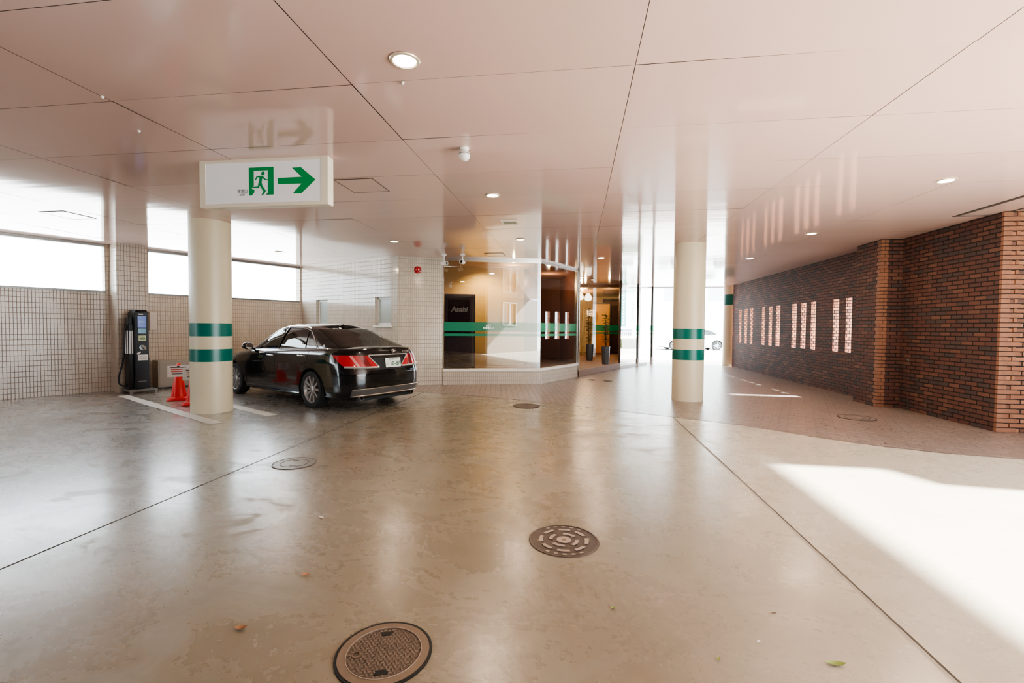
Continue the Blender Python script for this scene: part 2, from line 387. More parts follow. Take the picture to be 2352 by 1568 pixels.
def lamp_light(name, kind, loc, energy, color, parent=None, size=.1, rot=(0, 0, 0), angle=None):
    l = bpy.data.lights.new(name, kind); l.energy = energy; l.color = color
    if kind == 'AREA': l.shape = 'DISK'; l.size = size
    elif kind != 'SUN': l.shadow_soft_size = size
    if angle: l.spot_size = angle; l.spot_blend = .8
    o = bpy.data.objects.new(name, l); COL.objects.link(o); o.location = loc; o.rotation_euler = rot
    if parent: o.parent = parent
    return o

# ------------------------------------------------------------------ floor, paving, ground
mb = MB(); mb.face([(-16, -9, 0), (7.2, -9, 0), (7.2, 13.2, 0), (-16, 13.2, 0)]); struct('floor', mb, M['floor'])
edge = [(-4.2, 9.98), (-3.57, 9.84), (-2.8, 9.66), (-2.02, 9.42), (-1.0, 9.05), (0, 8.6), (.8, 8.2), (1.55, 7.82), (2.0, 7.6), (2.47, 7.33), (2.9, 6.98), (3.29, 6.62), (3.8, 6.28), (4.4, 6.05), (5.04, 5.93), (6.4, 5.75)]
mb = MB()
div = lambda y: 2.45 + (y - 7.33) * .16
poly = [p for p in edge if p[0] <= 2.48] + [(div(22), 22), (-4.2, 22)]
mb.face([(x, y, .003) for x, y in poly], 0)
poly = [p for p in edge if p[0] >= 2.46] + [(6.4, 22), (div(22), 22)]
mb.face([(x, y, .003) for x, y in poly], 1)
struct('floor_paving', mb, [M['pave_a'], M['pave_b']])
M['ground'] = mat('pale_outdoor_paving', (.62, .61, .585), .8, var=.06, vscale=1.)
mb = MB()
for q in ([(-60, 22), (60, 22), (60, 90), (-60, 90)], [(7.2, -40), (60, -40), (60, 22), (7.2, 22)], [(-60, -40), (7.2, -40), (7.2, -9), (-60, -9)], [(-60, -9), (-16, -9), (-16, 22), (-60, 22)], [(-16, 13.2), (-4.2, 13.2), (-4.2, 22), (-16, 22)], [(6.4, 13.2), (7.2, 13.2), (7.2, 22), (6.4, 22)]):
    mb.face([(x, y, 0.) for x, y in q])
struct('ground', mb, M['ground'])

# ------------------------------------------------------------------ ceiling of single glossy panels over a dark backing
def inside_ceiling(xa, xb, ya, yb):
    cx, cy = (xa + xb) / 2, (ya + yb) / 2
    if cy < 4.7: return cx < 6.3
    if cy < 7.5: return cx < 7.2
    return cx < 6.4
cuts = [(-2.835, -2.36, 5.075, 5.58), (-8.18, -7.73, 6., 6.485), (-2.14, -1.7, 10.46, 10.9)]
mb = MB(); pvals = []
xs = [-3.555 - 1.955 * k for k in range(6, 0, -1)] + [-3.555, -1.6, .355, 2.31, 4.265]
ys = [3.115 + .96 * k for k in range(-8, 20)]
g = .0022
for i, xa in enumerate(xs):
    xb = xa + 1.955
    for j, ya in enumerate(ys):
        yb = ya + .96
        for (x0, x1) in (((xa, xb),) if xb < 6.2 else ((xa, 6.15), (6.155, 7.15))):
            if x0 > 6.1 and not (5.45 < (ya + yb) / 2 < 7.6): continue
            if ya > 19.2: continue
            tx, ty = rng.normal(0, .0011), rng.normal(0, .0014)
            cx, cy = (x0 + x1) / 2, (ya + yb) / 2
            z = lambda x, y: H + (x - cx) * tx + (y - cy) * ty
            mb.face([(x0 + g, ya + g, z(x0, ya)), (x0 + g, yb - g, z(x0, yb)), (x1 - g, yb - g, z(x1, yb)), (x1 - g, ya + g, z(x1, ya))])
            pvals.append(random.random())
np_ = len(mb.f)
for x0, x1, y0, y1 in ((-15.3, 6.15, -4.6, 20.3), (6.15, 7.15, 5.45, 7.6)):
    mb.box(x0, x1, y0, y1, H + .012, H + .20, 1)
ce = struct('ceiling', mb, [M['ceil'], M['gap']])
a = ce.data.attributes.new('panel', 'FLOAT', 'FACE')
vals = pvals + [0.] * (len(ce.data.polygons) - np_)
a.data.foreach_set('value', vals)
bm = bmesh.new(); bm.from_mesh(ce.data)
bmesh.ops.bisect_plane(bm, geom=bm.verts[:] + bm.edges[:] + bm.faces[:], plane_co=LW(0, -.215, 0), plane_no=(-LN[0], -LN[1], 0), clear_outer=True)
bm.to_mesh(ce.data); bm.free()

# ------------------------------------------------------------------ left tiled wall with two long openings and a pilaster
mb = MB()
A0 = LW(-12, 0)[:2]; A1 = LW(5.97, 0)[:2]
wall(mb, A0, A1, 0, H + .01, holes=[(2.0, 13.55, 2.16, 3.125), (14.31, 17.90, 2.16, 3.125)], t=.22, sgn=1)
pc = [(1.63, 0), (1.63, .46), (2.17, .46), (2.17, 0)]
for k in range(3):
    a, b = pc[k], pc[k + 1]; quad_uv(mb, LW(*a), LW(*b), 0, H + .005, 0, .02)
struct('wall_left', mb, M['tile_left'])
for k, (sa, sb) in enumerate(((-10., 1.55), (2.31, 5.90))):
    mb = MB(); T = lambda s, n, z: LW(s, n, z)
    mb.box(sa, sb, -.12, .015, 2.125, 2.165, 0, T); mb.box(sa, sb, -.12, .015, 3.10, 3.15, 0, T)
    w = struct('window_%d' % (k + 1), mb, M['darksteel'])
    tag(w, ['long open strip above the tiled wall, left of the pilaster', 'long open strip above the tiled wall, between pilaster and corner'][k], None)

# ------------------------------------------------------------------ tiled building: back wall, short wall, plinth, storefront
A = np.array([-7.96, 12.43]); B = np.array([-4.31, 10.71]); C = np.array([-3.31, 11.16]); D = np.array([-.93, 11.85]); E_ = np.array([-.02, 13.75]); Fp = np.array([1.57, 16.9])
LAB = np.linalg.norm(B - A)
wh = [(LAB - 3.33, LAB - 2.80, 1.46, 2.18), (LAB - .85, LAB - .26, 1.47, 2.19)]
mb = MB(); wall(mb, A, B, 0, H + .01, holes=wh, t=.16, sgn=1)
quad_uv(mb, B, C, 0, H + .01, 0, .02)
struct('wall_back', mb, M['tile_back'])
dAB = (B - A) / LAB; nAB = np.array([dAB[1], -dAB[0]]); rAB = math.atan2(dAB[1], dAB[0])
for k, (u0, u1, z0, z1) in enumerate(wh):
    c = A + dAB * (u0 + u1) / 2; w = u1 - u0
    t = thing('window_%d' % (k + 3), ['small frosted window in pale tile, above the car roof', 'small frosted window in pale tile, beside the red alarm lamp corner'][k], None, (c[0], c[1], z0), rAB, kind='structure')
    mb = MB()
    for x0, x1, a, b in ((-w / 2, -w / 2 + .045, 0, z1 - z0), (w / 2 - .045, w / 2, 0, z1 - z0), (-w / 2, w / 2, 0, .07), (-w / 2, w / 2, z1 - z0 - .06, z1 - z0)):
        mb.box(x0, x1, .08, .13, a, b)
    obj('window_frame', mb, M['white'], t)
    mb = MB(); mb.box(-w / 2 + .04, w / 2 - .04, .1, .106, .06, z1 - z0 - .05); obj('pane', mb, M['frost'], t)
    mb = MB(); mb.box(-w / 2 - .03, w / 2 + .03, -.05, .1, -.035, 0); obj('window_sill', mb, M['white'], t, bevel=.005)
# plinth under the glass
def off(a, b, k): d = (b - a) / np.linalg.norm(b - a); return np.array([d[1], -d[0]]) * k
mb = MB(); PZ = .345
o1 = off(C, D, .07); o2 = off(D, E_, .07)
Dm = D + (o1 + o2) * .62
C2 = C + o1; E2 = E_ + o2
quad_uv(mb, C2, Dm, 0, PZ, 0); quad_uv(mb, Dm, E2, 0, PZ, 0); quad_uv(mb, C, C2, 0, PZ, 0); quad_uv(mb, E2, E_, 0, PZ, 0)
mb.face([(*C2, PZ), (*Dm, PZ), (*E2, PZ), (*E_, PZ), (*D, PZ), (*C, PZ)], 0, [(0, 0)] * 6)
struct('trim_1', mb, M['tile_back'])
mb = MB()
for a, b, c, d in ((C + o1 * 1.1, Dm + o1 * .1, D - o1 * .3, C - o1 * .3), (Dm + o2 * .1, E2 + o2 * .1, E_ - o2 * .3, D - o2 * .3)):
    mb.prism([tuple(a), tuple(b), tuple(c), tuple(d)], PZ, PZ + .06)
struct('trim_2', mb, M['white'])
mb = MB()
for a, b, k in ((C, D, o1), (D, E_, o2)):
    mb.prism([tuple(a + k * .45), tuple(b + k * .45), tuple(b - k * .3), tuple(a - k * .3)], 3.10, 3.158)
struct('trim_3', mb, M['steel'])

def pane_thing(name, label, a, b, z0, z1, glass, film, bands=True, kind='structure'):
    L = np.linalg.norm(b - a); d = (b - a) / L; r = math.atan2(d[1], d[0])
    t = thing(name, label, None, (a[0], a[1], 0), r, kind=kind)
    mb = MB(); mb.face([(0, 0, z0), (L, 0, z0), (L, 0, z1), (0, 0, z1)]); obj('pane', mb, glass, t)
    if bands:
        for zz in ((1.345, 1.575), (1.225, 1.29)):
            mb = MB(); mb.face([(.002, -.006, zz[0]), (L - .002, -.006, zz[0]), (L - .002, -.006, zz[1]), (.002, -.006, zz[1])]); obj('green_band', mb, film, t)
    return t, L
w5, L5 = pane_thing('window_5', 'wide reflective storefront pane with a green band, left of the dark brown pane', C, D, PZ + .06, 3.105, M['storeglass'], M['film'])
text('lettering', 'CITY', .062, M['lettering'], w5, (1.13, -.012, 1.487), (PI / 2, 0, 0), extrude=.0005, bold=.001)
text('lettering', '駐車場入口', .055, M['lettering'], w5, (1.13, -.012, 1.425), (PI / 2, 0, 0), extrude=.0005, bold=.001)
mb = MB(); mb.box(-.012, .012, -.03, .02, PZ + .05, 3.12); obj('window_frame', mb, M['steel'], w5)
d1, L1 = pane_thing('window_10', 'dark brown tinted glass pane with a green band, left of the chrome entrance post', D, E_, PZ + .06, 3.105, M['doorglass'], M['doorfilm'])
text('lettering', 'Exit', .07, M['lettering'], d1, (.80, -.012, 1.45), (PI / 2, 0, 0), extrude=.0005)
mb = MB(); mb.box(-.03, .03, -.04, .04, PZ + .06, 3.10); o = obj('window_frame', mb, M['steel'], d1); o.location = (L1 - .02, 0, 0)
mb = MB()
q = E_ + (E_ - D) / np.linalg.norm(E_ - D) * .08
mb.prism([(q[0] - .05, q[1] - .04), (q[0] + .06, q[1] - .06), (q[0] + .07, q[1] + .06), (q[0] - .05, q[1] + .06)], 0, H)
struct('trim_4', mb, M['steel'], bevel=.01)

# ------------------------------------------------------------------ rooms behind the glass
M['amber'] = mat('amber_wall', (.36, .245, .095), .55, var=.08, vscale=2); M['brownwall'] = mat('brown_wall', (.17, .085, .05), .4, var=.1)
M['roomfloor'] = mat('brown_room_floor', (.16, .10, .07), .3); M['cream_wall'] = mat('cream_wall', (.75, .58, .36), .6)
dCD = (D - C) / np.linalg.norm(D - C); nin = np.array([-dCD[1], dCD[0]])
I1 = C - dCD * .25 + nin * 1.5; I2 = C + dCD * 2.3 + nin * 1.5
mb = MB()
quad_uv(mb, C, I1, 0, H); quad_uv(mb, I1, I2, 0, H)
quad_uv(mb, B, B + (I1 - C), 0, H, 0)
struct('wall_inner', mb, M['amber'])
mb = MB(); quad_uv(mb, I2, np.array([-1.35, 16.4]), 0, H); quad_uv(mb, np.array([-1.35, 16.4]), np.array([-.6, 16.2]), 0, H); quad_uv(mb, np.array([-.6, 16.2]), np.array([-.5, 26]), 0, H)
quad_uv(mb, E_ + np.array([-.03, .15]), np.array([-.6, 16.2]), 0, H)
struct('wall_lobby_left', mb, M['brownwall'])
mb = MB(); mb.face([(*C, PZ + .01), (*D, PZ + .01), (*E_, PZ + .01), (-1.35, 16.4, PZ + .01), (*I1, PZ + .01)]); struct('floor_showroom', mb, M['roomfloor'])
lamp_light('showroom_light', 'SPOT', tuple(C + dCD * 1.1 + nin * .75) + (3.1,), 330, (1, .76, .36), size=.03, rot=(math.radians(25), 0, math.radians(16)), angle=math.radians(120))
lamp_light('showroom_light', 'POINT', tuple(C + dCD * 1.9 + nin * .9) + (2.9,), 35, (1, .76, .40), size=.03)
lamp_light('showroom_light', 'POINT', (-.9, 14.6, 2.9), 30, (1, .6, .28), size=.03)
# dark drinks machine behind the pane
M['navy'] = mat('dark_navy_enamel', (.022, .020, .045), .3); M['navy2'] = mat('dark_window_panel', (.012, .012, .02), .12)
p = C + dCD * .42 + nin * .62
t = thing('drinks_machine', 'tall dark navy drinks machine behind the left end of the storefront glass', 'vending machine', (p[0], p[1], PZ + .01), math.atan2(dCD[1], dCD[0]))
mb = MB(); mb.box(-.40, .40, -.3, .35, .04, 1.95); obj('cabinet', mb, M['navy'], t, bevel=.02)
mb = MB(); mb.box(-.31, .26, -.315, -.298, .85, 1.8); obj('display_window', mb, M['navy2'], t, bevel=.006)
mb = MB(); mb.box(-.31, .26, -.31, -.298, .15, .42); obj('delivery_flap', mb, M['navy2'], t, bevel=.006)
mb = MB(); mb.box(.33, .345, -.315, -.298, .1, 1.85); obj('edge_strip', mb, M['galv'], t)
for x in (-.35, .35):
    for y in (-.25, .3): mb = MB(); mb.box(x - .03, x + .03, y - .03, y + .03, 0, .05); obj('foot', mb, M['black'], t)
M['greytext'] = mat('grey_lettering', (.24, .22, .23), .5, emit=(.6, .56, .55), es=.08)
text('lettering', 'Asahi', .19, M['greytext'], t, (-.02, -.32, 1.55), (PI / 2, 0, 0), extrude=.001, bold=.006, shear=.2)
# recess: step, lobby
M['stepstone'] = mat('brown_step_stone', (.23, .15, .115), .7, spec=.25, var=.12, vscale=6)
mb = MB(); mb.prism([tuple(E_ + np.array([.09, -.05])), tuple(Fp), (2.12, 24.5), (-.52, 24.5), (-.6, 16.2)], 0, .2)
struct('floor_step', mb, M['stepstone'], bevel=.012)
M['lobbyceil'] = mat('lobby_ceiling', (.36, .22, .13), .2); M['darkwood'] = mat('dark_wood', (.05, .026, .017), .25, var=.2)
mb = MB(); mb.face([(-.6, 18.6, 3.08), (2.0, 18.6, 3.08), (2.2, 24.5, 3.08), (-.6, 24.5, 3.08)]); mb.box(-.6, 1.75, 18.55, 18.65, 3.06, 3.16); struct('ceiling_lobby', mb, M['lobbyceil'])
mb = MB(); quad_uv(mb, (-.6, 24.4), (2.2, 24.4), 0, H); struct('wall_lobby_back', mb, M['cream_wall'])
mb = MB(); mb.prism([(1.50, 16.9), (1.575, 16.92), (2.19, 24.4), (2.12, 24.4)], 0.0, H); struct('wall_lobby_right', mb, M['darkwood'])
for x, y, e in ((.35, 20.2, 45), (.2, 21.2, 60), (1.3, 19.3, 25)): lamp_light('lobby_light', 'POINT', (x, y, 2.75), e * 1.5, (1, .68, .36), size=.03)
# lobby furnishing
M['orangewood'] = mat('orange_wood', (.52, .21, .045), .35, var=.12, vscale=3); M['ochre'] = mat('ochre_panel', (.60, .33, .08), .4, var=.06)
t = thing('folding_screen', 'ochre and orange wooden screen standing in the lit lobby', 'screen', (1.2, 22.6, .2), 0)
mb = MB(); mb.box(-.36, .36, -.03, .03, 1.3, 2.42); obj('upper_panel', mb, M['ochre'], t, bevel=.01)
mb = MB(); mb.box(-.36, .36, -.03, .03, .05, 1.3); obj('lower_panel', mb, M['orangewood'], t, bevel=.01)
mb = MB(); [mb.box(x - .025, x + .025, -.04, .04, 0, 2.47) for x in (-.38, .38)]; mb.box(-.4, .4, -.04, .04, 2.42, 2.47); obj('frame', mb, M['darkwood'], t, bevel=.006)
t = thing('wall_notice', 'white paper notice beside the ochre lobby screen', 'notice', (.66, 22.3, 2.15), 0)
mb = MB(); mb.box(-.19, .19, -.008, .008, -.14, .17); obj('sheet', mb, M['paper'], t)
mb = MB(); [mb.box(-.12, .1, -.012, -.008, z - .012, z + .012) for z in (.09, .03, -.04)]; obj('printed_lines', mb, M['ink'], t)
mb = MB(); mb.tube([(0, .02, -1.95), (0, .02, 0)], .012, 8); mb.lathe([(0, -1.95), (.12, -1.95), (.12, -1.93), (0, -1.92)], 20); obj('stand', mb, M['steel'], t)
t = thing('door_1', 'dark wooden double door in the lobby behind the grey planters', None, (1.72, 23.9, .2), 0, kind='structure')
mb = MB(); mb.box(-.42, -.36, -.05, .05, 0, 2.75); mb.box(.36, .42, -.05, .05, 0, 2.75); mb.box(-.42, .42, -.05, .05, 2.65, 2.75); obj('door_frame', mb, M['darkwood'], t, bevel=.006)
for x in (-.18, .18):
    mb = MB(); mb.box(x - .175, x + .175, -.02, .02, .01, 2.64); dd = obj('door_leaf', mb, M['brownwall'], t, bevel=.006)
    mb = MB(); xx = x - .12 * math.copysign(1, x); mb.tube([(xx, -.07, .9), (xx, -.07, 1.7)], .014, 8); [mb.tube([(xx, -.07, z), (xx, -.02, z)], .01, 6) for z in (.95, 1.65)]; obj('handle', mb, M['chrome'], dd, smooth=True)
M['bead'] = mat('gold_beads', (.62, .40, .14), .2, .7)
for k, (x, y) in enumerate(((.03, 18.5), (.20, 19.4))):
    mb = MB()
    for i in range(5):
        prof = []
        for j in range(52):
            z = .35 + j * .045; prof += [(.004, z), (.019, z + .0225)]
        mb.lathe(prof, 6, 'z', (i * .045, (i % 2) * .03, 0))
    mb.box(-.03, .21, -.02, .05, 2.66, 2.70)
    o = obj('bead_curtain', mb, M['bead'], smooth='full', loc=(x, y, 0)); tag(o, ['gold bead curtain nearest the chrome entrance post', 'gold bead curtain farther inside the entrance, behind the nearer one'][k], 'bead curtain', 'bead curtains in the entrance', 'stuff')
M['shade'] = mat('white_glass_shade', (.9, .88, .82), .3, emit=(1, .9, .72), es=2.2)
for k, (x, y) in enumerate(((.10, 17.6), (.42, 18.2))):
    t = thing('pendant_lamp', ['white glass pendant lamp nearest the chrome entrance post', 'white glass pendant lamp above the farther grey planter'][k], 'lamp', (x, y, 2.62), 0, 'pendant lamps in the entrance')
    mb = MB(); mb.lathe([(.02, .2), (.07, .18), (.13, .05), (.14, -.04), (.10, -.1), (.03, -.12)], 20); obj('lamp_shade', mb, M['shade'], t, smooth=True)
    mb = MB(); mb.tube([(0, 0, .19), (0, 0, H - 2.62 - .02)], .006, 6); mb.lathe([(.0, H - 2.62 - .03), (.05, H - 2.62 - .03), (.05, H - 2.62), (0, H - 2.62)], 14); obj('cord', mb, M['chrome'], t)
# inner glass screen with green band seen beyond the planters
w6, L6 = pane_thing('window_6', 'clear glass screen with green band across the lobby', np.array([.62, 18.55]), np.array([1.66, 18.75]), .2, 3.06, M['clearglass'], M['film2'])
# tall grey planters
M['planter'] = mat('slate_grey_planter', (.085, .095, .105), .4, var=.1); M['soil'] = mat('dark_soil', (.04, .028, .02), .9)
M['leaf'] = mat('dark_leaf', (.035, .075, .025), .45, var=.4, vscale=6); M['bark'] = mat('brown_stem', (.09, .055, .03), .7)
def leaf(mb, p, d, L, w, mi=0, droop=.25):
    d = Vector(d).normalized(); sd = d.cross(Vector((0, 0, 1)));
    if sd.length < .05: sd = Vector((1, 0, 0))
    sd.normalize(); p = Vector(p); up = sd.cross(d)
    a = [p, p + d * L * .35 + sd * w - up * L * .02, p + d * L * .8 + sd * w * .55 - Vector((0, 0, L * droop * .6)), p + d * L - Vector((0, 0, L * droop)), p + d * L * .8 - sd * w * .55 - Vector((0, 0, L * droop * .6)), p + d * L * .35 - sd * w - up * L * .02]
    mb.mesh(a, [(0, 1, 2, 3), (0, 3, 4, 5)], mi)
def planter_plant(loc, label, hgt, seed, r=.15, h=.62):
    rnd = random.Random(seed)
    t = thing('potted_plant', label, 'potted plant', loc, 0, 'planters in the entrance')
    mb = MB(); mb.lathe([(0, 0), (r * .78, 0), (r * .8, .01), (r, h), (r - .02, h), (r - .025, h - .05)], 28); obj('planter', mb, M['planter'], t, smooth=True)
    mb = MB(); mb.lathe([(0, h - .045), (r - .024, h - .05)], 20); obj('soil', mb, M['soil'], t)
    mb = MB(); lf = MB()
    for k in range(4):
        a = rnd.uniform(0, 6.28); top = Vector((math.cos(a) * .12 * rnd.random(), math.sin(a) * .12 * rnd.random(), h + hgt * rnd.uniform(.75, 1)))
        pts = [Vector((math.cos(a) * .03, math.sin(a) * .03, h - .05)).lerp(top, f) + Vector((rnd.uniform(-.015, .015), rnd.uniform(-.015, .015), 0)) for f in (0, .25, .5, .75, 1)]
        mb.tube(pts, [.011, .01, .008, .006, .003], 6)
        for j in range(26):
            f = rnd.uniform(.12, 1); i = min(3, int(f * 4)); q = pts[i].lerp(pts[i + 1], f * 4 - i); b = rnd.uniform(0, 6.28)
            leaf(lf, q, (math.cos(b), math.sin(b), rnd.uniform(.0, .9)), rnd.uniform(.12, .2), rnd.uniform(.018, .03))
    obj('stem', mb, M['bark'], t, smooth=True); obj('foliage', lf, M['leaf'], t)
    return t
planter_plant((1.0, 16.25, .2), 'dark leafy plant in tall slate planter, nearer the step edge', 1.25, 3)
planter_plant((.5, 18.05, .2), 'dark leafy plant in tall slate planter, farther inside the entrance', 1.35, 5)
# facade posts and glass beyond the entrance
G1 = np.array([2.33, 18.2]); G2 = np.array([3.05, 19.4])
for k, (a, b, nm) in enumerate(((Fp + np.array([.05, .1]), G1, 'clear glass panel between lobby wall and first facade post'), (G1, G2, 'clear glass panel between the two facade posts'))):
    pane_thing('window_%d' % (7 + k), nm, a, b, .12, 3.1, M['clearglass'], M['film2'], bands=False)
for k, q in enumerate((G1, G2)):
    t = thing('facade_post', ['thin steel post of the glass screen, nearer the lit entrance', 'thin steel post of the glass screen, nearer the cream column'][k], 'post', (q[0], q[1], 0), math.radians(60), 'steel posts of the glass screen')
    w = (.045, .055)[k]
    mb = MB(); mb.box(-w, w, -.04, .04, 0.3, H); obj('shaft', mb, M['darksteel'], t, bevel=.006)
    mb = MB(); mb.box(-w - .004, w + .004, -.045, .045, 1.345, 1.575); mb.box(-w - .004, w + .004, -.045, .045, 1.225, 1.29); obj('green_band', mb, M['green_sign'], t)
    mb = MB(); mb.box(-w - .01, w + .01, -.05, .05, 0, .3); obj('base', mb, M['white'], t, bevel=.006)  # white foot painted in for the glare washing out the post bottom
mb = MB(); mb.prism([tuple(Fp), tuple(G2), tuple(G2 + np.array([-.07, .04])), tuple(Fp + np.array([-.07, .04]))], 0, .1); struct('trim_5', mb, M['white'])

# ------------------------------------------------------------------ right brick wall: slits, pilaster, end return
SL = [(10.53, 10.76), (11.09, 11.31), (11.60, 11.83), (12.63, 12.87), (13.14, 13.40), (13.67, 13.93), (14.71, 14.98), (15.27, 15.51), (15.81, 16.05), (16.84, 17.08), (17.37, 17.63), (17.94, 18.17)]
mb = MB(); Y0, Y1 = 7.5, 18.9
wall(mb, (6.0, Y1), (6.0, Y0), 0, H + .01, holes=[(Y1 - b, Y1 - a, .956, 2.172) for a, b in SL], t=.19, sgn=1, mr=3)
wall_ends = [((6.0, Y0), (7.1, Y0), 0)]
quad_uv(mb, (6.0, Y0 - .002), (7.1, Y0 - .002), 0, H + .01, 1, .127)
# pilaster
px, ya, yb = 5.63, 9.53, 10.28
quad_uv(mb, (px, yb), (px, ya), 0, H + .005, 0, 0.); quad_uv(mb, (px, ya), (6.0, ya), 0, H + .005, 0, .127); quad_uv(mb, (px, yb), (6.0, yb), 0, H + .005, 0, .127)
def _sun_eave():
    m_ = MB(); m_.box(6.19, 7.75, 10.92, 18.6, 2.36, 2.44); struct('trim_sun_eave', m_, M['white'])  # unseen eave, shaped to keep the sun off all slits but the nearest
# toothed corner: bricks of every other course stand proud of the end face and of the pilaster corner
nc = int(H / .0685)
def bx_uv(x0, x1, y0, y1, z0, z1, mi):
    P = [(x, y, z) for z in (z0, z1) for y in (y0, y1) for x in (x0, x1)]
    for f in ((0, 1, 3, 2), (4, 5, 7, 6), (0, 1, 5, 4), (2, 6, 7, 3), (0, 4, 6, 2), (1, 3, 7, 5)):
        mb.face([P[i] for i in f], mi, [(P[i][0] + P[i][1] + .04, P[i][2] - z0 + .012 + random.randint(0, 30) * 0) for i in f])
M['quoin'] = mat('sunlit_orange_quoin', (.25, .115, .068), .7, var=.35, vscale=9, bmp=.004)  # corner bricks coloured lighter orange for sunlight along the edges
for i in range(nc):
    z0 = i * .0685 + .006; z1 = z0 + .057
    if i % 2 == 0: bx_uv(5.99, 6.245, Y0 - .022, Y0 + .02, z0, z1, 2); bx_uv(px - .004, px + .115, ya - .006, ya + .09, z0, z1, 2)
    else: bx_uv(5.99, 6.10, Y0 - .020, Y0 + .02, z0, z1, 2); bx_uv(6.16, 6.20, Y0 - .020, Y0 + .02, z0, z1, 2); bx_uv(px - .004, px + .055, ya - .006, ya + .115, z0, z1, 2); bx_uv(px + .067, px + .125, ya - .006, ya + .05, z0, z1, 2)
struct('wall_right', mb, [M['brick'], M['brick_lit'], M['quoin'], M['brick_reveal_lit']])
_sun_eave()
mb = MB()
prof = [(4.60, 0), (7.5, 0), (7.5, H), (5.42, H), (4.62, 2.86), (4.60, 2.4)]  # unseen wall, outline shaped to cut the upper edge of the sun patch
mb.mesh([(x, y, z) for x in (7.0, 7.25) for y, z in prof], [(0, 1, 2, 3, 4, 5), (11, 10, 9, 8, 7, 6)] + [(i, (i + 1) % 6, 6 + (i + 1) % 6, 6 + i) for i in range(6)])
struct('wall_sun_blocker', mb, M['brick_lit'])

# walls behind the camera, the pale one is what the storefront glass mirrors
M['palewall'] = mat('pale_render', (.27, .245, .205), .6, var=.04, vscale=1.5)
R0 = np.array([2.62, -1.03]); R1 = np.array([6.9, -3.40]); LR = np.linalg.norm(R1 - R0)
mb = MB(); wall(mb, R1, R0, 0, H, holes=[(LR - 2.62, LR - 1.25, 1.55, 2.9)], t=.2, sgn=1)
struct('wall_rear', mb, M['palewall'])
dR = (R1 - R0) / LR; c = R0 + dR * 1.935
t = thing('window_9', 'slatted window in the pale wall behind the camera', None, (c[0], c[1], 1.55), math.atan2(dR[1], dR[0]), kind='structure')
mb = MB()
for x0, x1, a, b in ((-.685, -.62, 0, 1.35), (.62, .685, 0, 1.35), (-.685, .685, 0, .06), (-.685, .685, 1.29, 1.35), (-.03, .03, 0, 1.35)): mb.box(x0, x1, -.0, .06, a, b)
obj('window_frame', mb, M['white'], t)
M['blindback'] = mat('brown_blind', (.36, .24, .13), .6)
mb = MB(); mb.box(-.63, .63, -.09, -.08, .03, 1.3); obj('blind', mb, M['blindback'], t)
mb = MB(); [mb.box(x - .02, x + .02, -.07, -.055, .05, 1.29) for x in (-.5, -.4, -.3, -.2, -.1, .12, .2)]; obj('slats', mb, M['white'], t)
mb = MB(); quad_uv(mb, (-16, -4.6), (1.2, -4.6), 0, H); quad_uv(mb, (1.2, -4.6), (2.62, -1.03), 0, H); struct('wall_rear_blocker', mb, M['brick'])  # unseen brick wall added to hold back light from behind

# ------------------------------------------------------------------ columns
def column(name_label, loc, bands, r=.305):
    t = thing('column', name_label, 'column', (*loc, 0), 0, 'round cream columns', 'thing')
    mb = MB(); mb.lathe([(0, 0), (r, 0), (r, H), (0, H)], 64); obj('shaft', mb, M['cream'], t, smooth=True)
    for a, b in bands:
        mb = MB(); mb.lathe([(r - .002, a), (r + .003, a), (r + .003, b), (r - .002, b)], 64, closed=True); obj('green_band', mb, M['green_band'], t, smooth=True)
column('cream round column with two green bands in front of the black car', (-6.08, 6.935), ((.85, 1.055), (1.265, 1.48)))
column('cream round column with two green bands standing on the brown paving', (2.253, 9.775), ((.83, 1.035), (1.25, 1.455)))
column('farthest cream column, one green band, at the far end of the brick wall', (6.07, 19.27), ((2.41, 2.82),))

